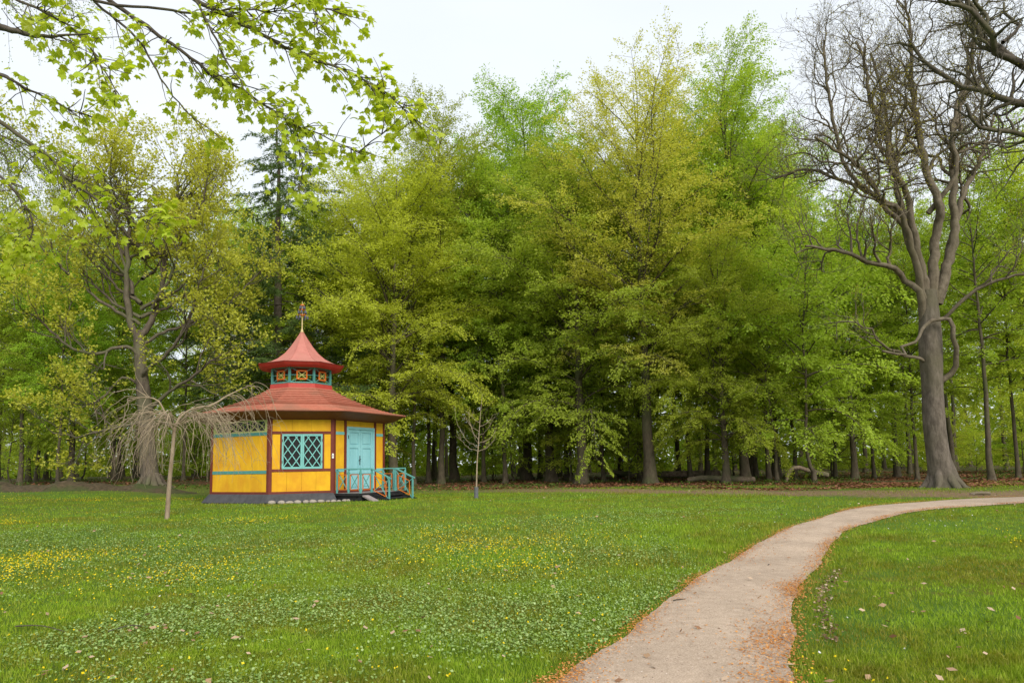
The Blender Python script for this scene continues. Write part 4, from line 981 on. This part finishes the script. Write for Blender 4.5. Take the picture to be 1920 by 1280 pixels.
def pavilion():
    root = thing('garden_pavilion', tuple(PAV), 'yellow eight sided garden pavilion with red pagoda roof and lattice lantern', 'pavilion')
    body = octa(3.1, 2.3); Z0, Z1 = .30, 3.14
    walls = [Wall(body[k], body[(k+1) % 8]) for k in range(8)]
    rngb = random.Random(3)
    def boards(w, x0, x1, z0, z1, step=.39):
        n = max(1, round((x1-x0)/step)); d = (x1-x0)/n
        for i in range(n):
            e = rngb.uniform(0, .003); add_box('board', w.box(x0+i*d+.003, x0+(i+1)*d-.003, -.06, .0+e, z0, z1), 'yellow_paint', root)
    # corner posts
    for k in range(8):
        c = body[k]; n1 = walls[k-1].n; n2 = walls[k].n; v = []
        for z in (Z0-.02, Z1):
            o = np.array([*c, z]); v += [o-walls[k-1].t*.10+n1*.028, o+norm(n1+n2)*.031, o+walls[k].t*.10+n2*.028, o+walls[k].t*.10-n2*.05, o-norm(n1+n2)*.12, o-walls[k-1].t*.10-n1*.05]
        f = [np.array([(i, (i+1) % 6, 6+(i+1) % 6, 6+i) for i in range(6)]), np.array([(5, 4, 3, 2, 1, 0), (6, 7, 8, 9, 10, 11)])]
        obj('corner_post', mesh_np('corner_post', np.array(v), f, M['red_trim']), root)
    E = .10
    for k, w in enumerate(walls):
        add_box('bottom_rail', w.box(E, w.w-E, -.06, .02, Z0, .41), 'red_trim', root)
        add_box('top_rail', w.box(E, w.w-E, -.06, .018, 3.08, Z1), 'red_trim', root)
        if k == 1:      # window side
            xa, xb = .44, w.w-.40; za, zb = 1.28, 2.50
            boards(w, E, w.w-E, .41, 1.14, .52); add_box('sill_rail', w.box(E, w.w-E, -.06, .022, 1.14, 1.24), 'red_trim', root)
            add_box('head_rail', w.box(E, w.w-E, -.06, .022, 2.54, 2.645), 'red_trim', root); boards(w, E, w.w-E, 2.645, 3.08, .8)
            boards(w, E, xa-.06, 1.24, 2.54); boards(w, xb+.06, w.w-E, 1.24, 2.54)
            for x in (xa-.06, xb+.0): add_box('jamb', w.box(x, x+.06, -.06, .02, 1.24, 2.54), 'red_trim', root)
            win = add_box('window', w.box(xa, xb, -.09, -.055, za-.04, zb+.04), 'glass', root)
            xm = (xa+xb)/2; m = 'teal_light'
            for a, b in ((xa, xm), (xm, xb)):   # two casements, each with a lozenge lattice
                fr = .065
                for q in ((a+.002, b-.002, za-.038, za+fr-.03), (a+.002, b-.002, zb-fr+.03, zb+.038), (a+.002, a+fr, za+fr-.03, zb-fr+.03), (b-fr, b-.002, za+fr-.03, zb-fr+.03)):
                    add_box('sash', w.box(q[0], q[1], -.05, .034, q[2], q[3]), m, win)
                x0, x1, z0, z1 = a+fr, b-fr, za+.035, zb-.035; W_, H_ = x1-x0, z1-z0; nx, nz = 2, 2.65
                dx, dz = W_/nx, H_/nz
                for i in range(-4, 8):
                    for sgn in (1, -1):
                        # line: (x-x0)/dx - sgn*(z-z0)/dz = i
                        pts = []
                        for z in (z0, z1):
                            x = x0+dx*(i+sgn*(z-z0)/dz)
                            if x0-1e-6 <= x <= x1+1e-6: pts.append((x, z))
                        for x in (x0, x1):
                            z = z0+sgn*dz*((x-x0)/dx-i)
                            if z0+1e-6 < z < z1-1e-6: pts.append((x, z))
                        if len(pts) >= 2 and math.dist(pts[0], pts[1]) > .05:
                            yy = .004 if sgn > 0 else .012
                            bars('lattice_bar', [(w.p(pts[0][0], yy, pts[0][1]), w.p(pts[1][0], yy, pts[1][1]), .016, .034)], m, win)
            for z in (1.5, 2.3):
                for x in (xa+.01, xb-.03): add_box('hinge', w.box(x, x+.02, .034, .045, z-.05, z+.05), 'iron', win)
        elif k == 2:    # door side
            xa, xb = .72, 2.42; zt = 2.86
            for a, b in ((E, xa-.12), (xb+.12, w.w-E)):
                boards(w, a, b, .41, 1.10, .6); add_box('band', w.box(a, b, -.06, .016, 1.10, 1.21), 'teal_light', root)
                boards(w, a, b, 1.21, 2.53, .6); add_box('band', w.box(a, b, -.06, .016, 2.53, 2.64), 'teal_light', root); boards(w, a, b, 2.64, 3.08, .6)
            for x in (xa-.12, xb): add_box('door_post', w.box(x, x+.12, -.06, .03, .41, 3.08), 'red_trim', root)
            boards(w, xa, xb, zt, 3.08, .9)
            for q in ((xa+.002, xa+.09, .41, zt), (xb-.09, xb-.002, .41, zt), (xa+.09, xb-.09, zt-.10, zt)): add_box('door_frame', w.box(q[0], q[1], -.05, .04, q[2], q[3]), 'door_blue', root)
            xm = (xa+xb)/2
            for s, (a, b) in enumerate(((xa+.09, xm-.006), (xm+.006, xb-.09))):
                z0, z1 = .345, zt-.10; d = add_box('door', w.box(a+.09, b-.09, -.045, -.028, z0+.1, z1-.1), 'door_blue', root)
                rails = [(z0, z0+.13), (1.02, 1.14), (2.02, 2.16), (z1-.12, z1-.004)]
                for q in ((a+.002, a+.12), (b-.12, b-.002)): add_box('stile', w.box(q[0], q[1], -.045, .006, z0, z1-.004), 'door_blue', d)
                for r0, r1 in rails: add_box('door_rail', w.box(a+.12, b-.12, -.045, .004, r0, r1), 'door_blue', d)
                for (r0, r1), (r2, r3) in zip(rails[:-1], rails[1:]): add_box('door_panel', w.box(a+.155, b-.155, -.028, -.006, r1+.035, r2-.035), 'door_blue', d)
                if s == 0:
                    add_box('lock_plate', w.box(b-.055, b-.02, .006, .02, 1.36, 1.72), 'iron', d)
                    bars('handle', [(w.p(b-.04, .02, 1.58), w.p(b-.04, .07, 1.58), .018), (w.p(b-.04, .065, 1.585), w.p(b-.15, .065, 1.56), .018)], 'iron', d)
                    for z in (.75, 2.45): add_box('hinge', w.box(a-.02, a+.015, .006, .05, z-.07, z+.07), 'iron', d)
        else:           # left side and the sides turned away: boards, teal bands and a lattice frieze
            boards(w, E, w.w-E, .41, 1.08); add_box('band', w.box(E, w.w-E, -.06, .016, 1.08, 1.20), 'teal', root)
            boards(w, E, w.w-E, 1.20, 2.50); add_box('band', w.box(E, w.w-E, -.06, .016, 2.50, 2.62), 'teal', root)
            if k in (0, 7):
                fz0, fz1 = 2.62, 3.08; fr = add_box('frieze', w.box(E+.06, w.w-E-.06, -.09, -.06, fz0, fz1), 'glass', root)
                for q in ((E, w.w-E, fz0, fz0+.06), (E, w.w-E, fz1-.05, fz1)): add_box('frieze_frame', w.box(q[0], q[1], -.05, .012, q[2], q[3]), 'frieze', fr)
                for x in (E, w.w-E-.13): add_box('frieze_frame', w.box(x, x+.13, -.05, .011, fz0+.06, fz1-.05), 'frieze', fr)
                n = 7; x0, x1 = E+.13, w.w-E-.13; d = (x1-x0)/n; z0, z1 = fz0+.06, fz1-.05
                for i in range(n):
                    a, b = x0+i*d, x0+(i+1)*d
                    bars('lattice_bar', [(w.p(a, -.02, z0), w.p(b, -.02, z1), .02, .024)], 'frieze', fr); bars('lattice_bar', [(w.p(a, -.012, z1), w.p(b, -.012, z0), .02, .024)], 'frieze', fr)
                    if i: bars('lattice_bar', [(w.p(a, -.004, z0), w.p(a, -.004, z1), .02, .024)], 'frieze', fr)
            else: boards(w, E, w.w-E, 2.62, 3.08)
    # grey sloping plinth boards
    for k in range(8):
        if k == 2: continue
        A, B = body[k], body[(k+1) % 8]; ko = octa(3.1+.828*.30, 2.3+.828*.30); C_, D_ = ko[(k+1) % 8], ko[k]
        top = octa(3.1+.828*.045, 2.3+.828*.045); A, B = top[k], top[(k+1) % 8]; zl = .02 if k != 1 else .05
        v = np.array([[*A, .325], [*B, .325], [*C_, zl], [*D_, zl], [*A, .27], [*B, .27], [*C_, zl-.035], [*D_, zl-.035]])
        f = np.array([(0, 3, 2, 1), (4, 5, 6, 7), (3, 7, 6, 2), (0, 1, 5, 4), (0, 4, 7, 3), (1, 2, 6, 5)])
        obj('plinth_board', mesh_np('plinth_board', v, f, M['plinth']), root)
    inn = octa(2.95, 2.2); v = np.vstack([np.c_[inn, np.full(8, -.2)], np.c_[inn, np.full(8, .29)]])
    obj('base', mesh_np('base', v, [np.array([(i, (i+1) % 8, 8+(i+1) % 8, 8+i) for i in range(8)]), np.array([tuple(range(8, 16))])], M['black_wood']), root)
    # field stones under the window side
    rs = np.random.default_rng(14); w = walls[1]; x = -.02
    while x < w.w+.6:
        s = rs.uniform(.07, .125); import bmesh
        bm = bmesh.new(); bmesh.ops.create_icosphere(bm, subdivisions=2, radius=1); 
        ph = rs.uniform(0, 6, 6)
        for vv in bm.verts:
            c = vv.co; k_ = 1+.14*math.sin(2.1*c.x+ph[0])+.12*math.sin(2.7*c.y+ph[1])+.10*math.sin(3.3*c.z+ph[2]); vv.co = c*k_
        me = bpy.data.meshes.new('foundation_stone'); bm.to_mesh(me); bm.free(); me.materials.append(M['stone']); me.polygons.foreach_set('use_smooth', np.ones(len(me.polygons), bool))
        o = obj('foundation_stone', me, root); o.scale = (s*rs.uniform(1.1, 1.6), s, s*.72); o.rotation_euler = (0, 0, PHI+rs.normal(0, .2)); x += s*1.3
        q = w.p(x, .30+rs.normal(0, .03), .02); o.location = q; x += s*1.45
    # small white bell plate on the post
    bp = add_box('bell_plate', walls[1].box(walls[1].w-.055, walls[1].w+.015, .03, .055, 1.62, 1.80), 'white_plate', root); add_box('button', walls[1].box(walls[1].w-.036, walls[1].w-.006, .055, .062, 1.70, 1.735), 'iron', bp)

    # ---- main roof: stepped courses on eight facets
    prof = [(.86, 3.37), (.42, 3.45), (-.2, 3.62), (-.85, 3.86), (-1.4, 4.10), (-1.85, 4.34), (-2.17, 4.56)]   # overhang from the wall line, height
    ds = np.array([p[0] for p in prof]); zs = np.array([p[1] for p in prof])
    def ring(d):
        f = sm((.86-d)/3.03); a = (3.1+.828*d)*(1-f)+(.957+.828*.06)*f; b = (2.3+.828*d)*(1-f)+(.957+.828*.06)*f
        t = (.86-d)/3.03
        a = np.interp(t, [0, 1], [3.1+.828*.86, 1.0]); b = np.interp(t, [0, 1], [2.3+.828*.86, 1.0]); return octa(a, b)
    cz = lambda d: float(np.interp(-d, -ds, zs))
    soff = [np.c_[octa(3.1+.02, 2.3+.02), np.full(8, 3.10)], np.c_[ring(.5), np.full(8, 3.235)], np.c_[ring(.86), np.full(8, 3.345)]]
    roof = obj('roof', mesh_np('roof', np.vstack(soff+[np.c_[ring(.858), np.full(8, 3.355)], np.c_[ring(-.2), np.full(8, 3.58)], np.c_[ring(-1.4), np.full(8, 4.06)], np.c_[ring(-2.2), np.full(8, 4.5)]]),
        np.array([(8*r+i, 8*r+(i+1) % 8, 8*r+8+(i+1) % 8, 8*r+8+i) for r in range(6) for i in range(8)]), M['soffit_brown']), root)
    cuts = list(np.r_[np.linspace(.87, -.55, 11), np.linspace(-.55, -2.17, 9)[1:]])
    for j, (d0, d1) in enumerate(zip(cuts[:-1], cuts[1:])):
        th = .03 if j < 9 else .05; und_ = 0 if j < 9 else .03; rb_ = ring(d0-und_)
        r0, r1 = ring(d0), ring(d1-.03); z0, z1 = cz(d0), cz(d1-.03)
        for i in range(8):
            i2 = (i+1) % 8; q = np.random.default_rng(j*8+i).uniform(-.004, .004)
            A, B, C_, D_ = r0[i], r0[i2], r1[i2], r1[i]
            v = np.array([[*rb_[i], z0+und_*.3], [*rb_[i2], z0+und_*.3], [*C_, z1-.005], [*D_, z1-.005], [*A, z0+th+q], [*B, z0+th+q], [*C_, z1+.004], [*D_, z1+.004]])
            obj('shingle_course', mesh_np('shingle_course', v, BOXF, M['roof_red']), roof)
    # ---- lantern
    drum = octa(1.02, 1.02); cu = octa(.957, .957); lan = obj('lantern', mesh_np('lantern', np.vstack([np.c_[drum*1.02, np.full(8, 4.50)], np.c_[drum, np.full(8, 4.72)], np.c_[drum*.9, np.full(8, 4.73)]]),
        [np.array([(8*r+i, 8*r+(i+1) % 8, 8*r+8+(i+1) % 8, 8*r+8+i) for r in range(2) for i in range(8)]), np.array([tuple(range(16, 24))])], M['fascia_red']), root)
    for i in range(8):
        w = Wall(cu[i], cu[(i+1) % 8]); c = np.array([*cu[i], 0.])
        bars('lantern_post', [(c+[0, 0, 4.735], c+[0, 0, 5.42], .075)], 'teal', lan)
        z0, z1 = 4.735, 5.41
        for z in (z0+.03, z1-.035): bars('lantern_rail', [(w.p(.04, 0, z), w.p(w.w-.04, 0, z), .05)], 'teal', lan)
        xm = w.w/2; zm = (z0+z1)/2; hw, hh = .19, .165
        fx = [(xm-hw, zm-hh), (xm+hw, zm-hh), (xm+hw, zm+hh), (xm-hw, zm+hh)]
        for (a, b), (a2, b2) in zip(fx, [(.04, z0+.05), (w.w-.04, z0+.05), (w.w-.04, z1-.05), (.04, z1-.05)]): bars('lattice_bar', [(w.p(a, 0, b), w.p(a2, 0, b2), .026)], 'teal', lan)
        for a, a2 in ((.04, xm-hw), (xm+hw, w.w-.04)): bars('lattice_bar', [(w.p(a, .0, zm), w.p(a2, .0, zm), .022)], 'teal', lan)
        for q in range(4): bars('square_bar', [(w.p(fx[q][0], .004, fx[q][1]), w.p(fx[(q+1) % 4][0], .004, fx[(q+1) % 4][1]), .042)], 'orange', lan)
        for a, b in ((1, 1), (1, -1)): bars('star_bar', [(w.p(xm-a*hw*.8, -.004, zm-b*hh*.8), w.p(xm+a*hw*.8, -.004, zm+b*hh*.8), .022)], 'frieze', lan)
        bars('star_bar', [(w.p(xm-hw, .0, zm), w.p(xm+hw, .0, zm), .02)], 'frieze', lan)
    # lantern roof: swept facets with a red fascia
    pr = [(1.40, 5.56), (1.22, 5.585), (1.0, 5.68), (.78, 5.84), (.56, 6.08), (.36, 6.40), (.18, 6.76), (.02, 7.10)]
    und = [(1.42, 5.545), (1.32, 5.44), (1.12, 5.37), (.94, 5.41)]
    cr = obj('lantern_roof', mesh_np('lantern_roof', np.vstack([np.c_[octa(s, s), np.full(8, z)] for s, z in und]),
        [np.array([(8*r+(i+1) % 8, 8*r+i, 8*r+8+i, 8*r+8+(i+1) % 8) for r in range(3) for i in range(8)]), np.array([tuple(range(24, 32))])], M['fascia_red']), root)
    for i in range(8):
        v = []; i2 = (i+1) % 8
        for s, z in [(1.425, 5.56)]+pr[1:]:
            o_ = octa(s, s); v += [[*o_[i], z], [*o_[i2], z]]
        f = np.array([(2*k, 2*k+1, 2*k+3, 2*k+2) for k in range(len(pr)-1)]); obj('roof_facet', mesh_np('roof_facet', np.array(v), f, M['cupola_red']), cr)
        for s0, s1 in zip(pr[:-1], pr[1:]): pass
        rid = [np.array([*octa(s, s)[i], z+.004]) for s, z in pr]
        T = Tubes(); T.add(rid, np.full(len(rid), .014), 5); obj('hip_seam', T.mesh('hip_seam', M['cupola_red']), cr)
    # finial with three tiers of bells
    T = Tubes(); T.add([(0, 0, 7.02), (0, 0, 7.08), (0, 0, 7.14), (0, 0, 7.2), (0, 0, 7.9), (0, 0, 8.42)], [.05, .07, .05, .026, .022, .008], 8); fin = obj('finial', T.mesh('finial', M['gilt']), root)
    for z, R, n in ((7.72, .22, 6), (7.95, .16, 6), (8.15, .10, 5)):
        T = Tubes(); a = np.linspace(0, 2*PI, 19); T.add(np.c_[np.cos(a)*R*.55, np.sin(a)*R*.55, np.full(19, z+.08)], np.full(19, .018), 5); obj('hoop', T.mesh('hoop', M['orange']), fin)
        for k in range(n):
            a = k*2*PI/n+z; d = np.array([math.cos(a), math.sin(a), 0]); T = Tubes()
            T.add([(0, 0, z+.06), d*R*.6+[0, 0, z+.13], d*R+[0, 0, z+.05]], [.012, .011, .008], 5); obj('arm', T.mesh('arm', M['orange']), fin)
            T = Tubes(); b = d*R+[0, 0, z]; T.add([b+[0, 0, .06], b+[0, 0, .045], b+[0, 0, .0], b+[0, 0, -.06], b+[0, 0, -.085], b+[0, 0, -.08]], [.006, .028, .036, .042, .058, .02], 8); obj('bell', T.mesh('bell', M['bell']), fin)

    # ---- porch and steps on the door side
    w = walls[2]; porch = thing_part = obj('porch', mesh_np('porch', w.box(.14, 2.96, .03, 1.20, .0, .235), BOXF, M['black_wood']), root)
    n = 9
    for i in range(n):
        y0 = .035+i*1.20/n; add_box('deck_board', w.box(.10, 3.0, y0, y0+1.20/n-.012, .262-.03+.004, .30), 'grey_board', porch)
    add_box('deck_edge', w.box(.10, 3.0, 1.222, 1.25, .20, .297), 'black_wood', porch); add_box('deck_edge', w.box(.07, .098, .03, 1.25, .20, .297), 'black_wood', porch)
    def post(x, y, z0, z1): bars('railing_post', [(w.p(x, y, z0), w.p(x, y, z1), .052)], 'railing', porch)
    def panel(x0, y0, x1, y1, b0, b1, h=.86, paint='railing'):  # same railing paint on the braces of every bay
        """one railing bay: top rail, crossed braces and an orange square frame"""
        P = lambda f, z: w.p(x0+(x1-x0)*f, y0+(y1-y0)*f, b0+(b1-b0)*f+z)
        bars('brace', [(P(.02, .03), P(.98, h-.05), .025)], paint, porch); q0, q1 = P(.98, .03), P(.02, h-.05)
        off = norm(np.cross(q1-q0, [0, 0, 1.]))*.012; bars('brace', [(q0+off, q1+off, .025)], paint, porch)
        c = [(.17, .13), (.83, .13), (.83, h-.17), (.17, h-.17)]; o2 = off*-1.6
        for k in range(4): bars('orange_frame', [(P(*c[k])+o2, P(*c[(k+1) % 4])+o2, .026)], 'orange', porch)
    dz = .30; ht = .90
    rails = [((.15, .06), (.15, 1.19)), ((.15, 1.19), (.80, 1.19)), ((2.95, .06), (2.95, 1.19)), ((2.30, 1.19), (2.95, 1.19))]
    for (a, b) in rails: bars('hand_rail', [(w.p(*a, dz+ht), w.p(*b, dz+ht+.001), .062, .045)], 'railing', porch)
    for x, y in ((.15, .06), (.15, .62), (.15, 1.19), (.80, 1.19), (2.30, 1.19), (2.95, 1.19), (2.95, .62), (2.95, .06)): post(x, y, dz, dz+ht-.02)
    for x in (.15, 2.95):
        panel(x, .06, x, .62, dz, dz); panel(x, .62, x, 1.19, dz, dz)
    panel(.15, 1.19, .80, 1.19, dz, dz); panel(2.30, 1.19, 2.95, 1.19, dz, dz)
    zb = -.06; ye = 2.02
    for x in (.80, 2.30):
        post(x, ye, zb-.02, zb+ht-.02); panel(x, 1.19, x, ye, dz, zb+.02)
        bars('hand_rail', [(w.p(x, 1.19, dz+ht), w.p(x, ye+.10, zb+ht-.03), .062, .045)], 'railing', porch)
        xx = x+(.04 if x > 1.5 else -.04)
        bars('stringer', [(w.p(xx, 1.2, .17), w.p(xx, 2.22, zb-.02), .05, .20)], 'black_wood', porch)
    for i, (y, z) in enumerate(((1.40, .20), (1.68, .10), (1.98, .0))): add_box('tread', w.box(.80, 2.30, y-.13, y+.15, z-.045, z), 'black_wood', porch)
    # short weathered plank leaning on the deck edge
    bars('plank', [(w.p(.30, 1.30, .20), w.p(.18, 1.95, -.02), .30, .05), ], 'grey_board', porch)

# ------------------------------------------------------------------ small things
def log(name, pts, r0, r1, label, stub=()):
    P = crom(pts, .2); b = P[0].copy(); b[2] = gz1(b[0], b[1]); T = Tubes(); r = np.random.default_rng(len(P)); Q = P-b; Q[1:-1] += r.normal(0, .015, Q[1:-1].shape)
    T.add(Q, np.linspace(r0, r1, len(P)), 8); T.add([Q[0], Q[0]-norm(Q[1]-Q[0])*.02], [r0, .01], 8); T.add([Q[-1], Q[-1]+norm(Q[-1]-Q[-2])*.02], [r1, .01], 8)
    for i, d, l in stub: i = min(i, len(Q)-1); d = norm(np.array(d, float)); T.add([Q[i], Q[i]+d*l*.6, Q[i]+d*l], [r1, r1*.7, r1*.4], 6)
    o = obj(name, T.mesh(name, M['log']), label=label, category='log'); o.location = b
def L3(x, y, z): return np.array([x, y, gz1(x, y)+z])

def earth_bank():
    u = np.linspace(-1, 1, 90); v = np.linspace(-1, 1, 14); U, V = np.meshgrid(u, v); r = np.random.default_rng(6)
    X = -24.5+9.5*U; Y = 33.2+1.2*V+.5*np.sin(X*.6); Zb = .42*(1-V**2)**1.2*(1-U**4)*(.8+.25*np.sin(X*1.7)+.12*np.sin(X*4.1+2))
    Z = gz(X, Y)-.04+np.maximum(Zb, 0)+r.normal(0, .018, X.shape)*(Zb > .03)
    n = 90; i = (np.arange(13)[:, None]*n+np.arange(n-1)[None]).ravel(); f = np.stack([i, i+1, i+n+1, i+n], 1)
    obj('earth_bank', mesh_np('earth_bank', np.c_[X.ravel(), Y.ravel(), Z.ravel()], f, surf_mat('bank_soil', (.035, .03, .014), (.12, .085, .05), 7, .95, .8, c3=(.05, .075, .018), big=.9, bdist=.05), True), kind='structure')
earth_bank()
build_lawn()
great_oak(); yellow_maple(); weeping_tree(); sapling(); hanging_maple(); overhang_oak(); hanging_birch()
pavilion()
log('fallen_log', [L3(15.9, 40.2, .05), L3(16.3, 40.3, .75), L3(16.9, 40.6, .85), L3(17.8, 40.9, .62), L3(18.8, 41.1, .35)], .10, .15, 'bent fallen branch arching over the leaf litter by the slender beech')
log('fallen_log', [L3(10.6, 41.8, .15), L3(11.4, 41.5, .28), L3(12.6, 41.2, .22), L3(14.5, 41.5, .12)], .15, .22, 'low fallen log behind the foot of the tall bright beech')
log('fallen_log', [L3(5.8, 52, 1.9), L3(6.8, 52.2, 1.1), L3(8.2, 52.4, .5), L3(12, 53, .35), L3(16, 53.5, .3)], .14, .32, 'long fallen trunk with broken raised end between the beech trunks', ((4, (.3, 0, 1), 1.2), (6, (-.5, 0, 1), .9)))
log('wood_piece', [L3(15.3, 23.1, .03), L3(15.55, 23.0, .06), L3(15.85, 22.95, .04)], .05, .06, 'short pale piece of wood on the grass by the path bend')
rt = np.random.default_rng(88)
for k, (x, y, a, l, lab) in enumerate(((1.75, 7.75, .3, .16, 'dark stick lying at the left edge of the path'), (3.6, 9.9, 1.0, .12, 'short twig lying on the gravel path'), (-5.0, 7.0, -.35, .7, 'long thin dark twig lying among the dry leaves'), (-3.9, 6.7, .4, .35, 'crooked twig lying on the lawn near the dry leaves'))):
    d = np.array([math.cos(a), math.sin(a)]); q = [L3(x+d[0]*l*f, y+d[1]*l*f, .03+.06*l*math.sin(PI*f)+rt.normal(0, .006)) for f in (0, .3, .6, 1)]
    T = Tubes(); b = q[0].copy(); T.add(crom([p-b for p in q], .05), np.linspace(.008, .004, len(crom([p-b for p in q], .05))), 5)
    o = obj('twig', T.mesh('twig', M['dark_bark']), label=lab, category='twig'); o.location = b
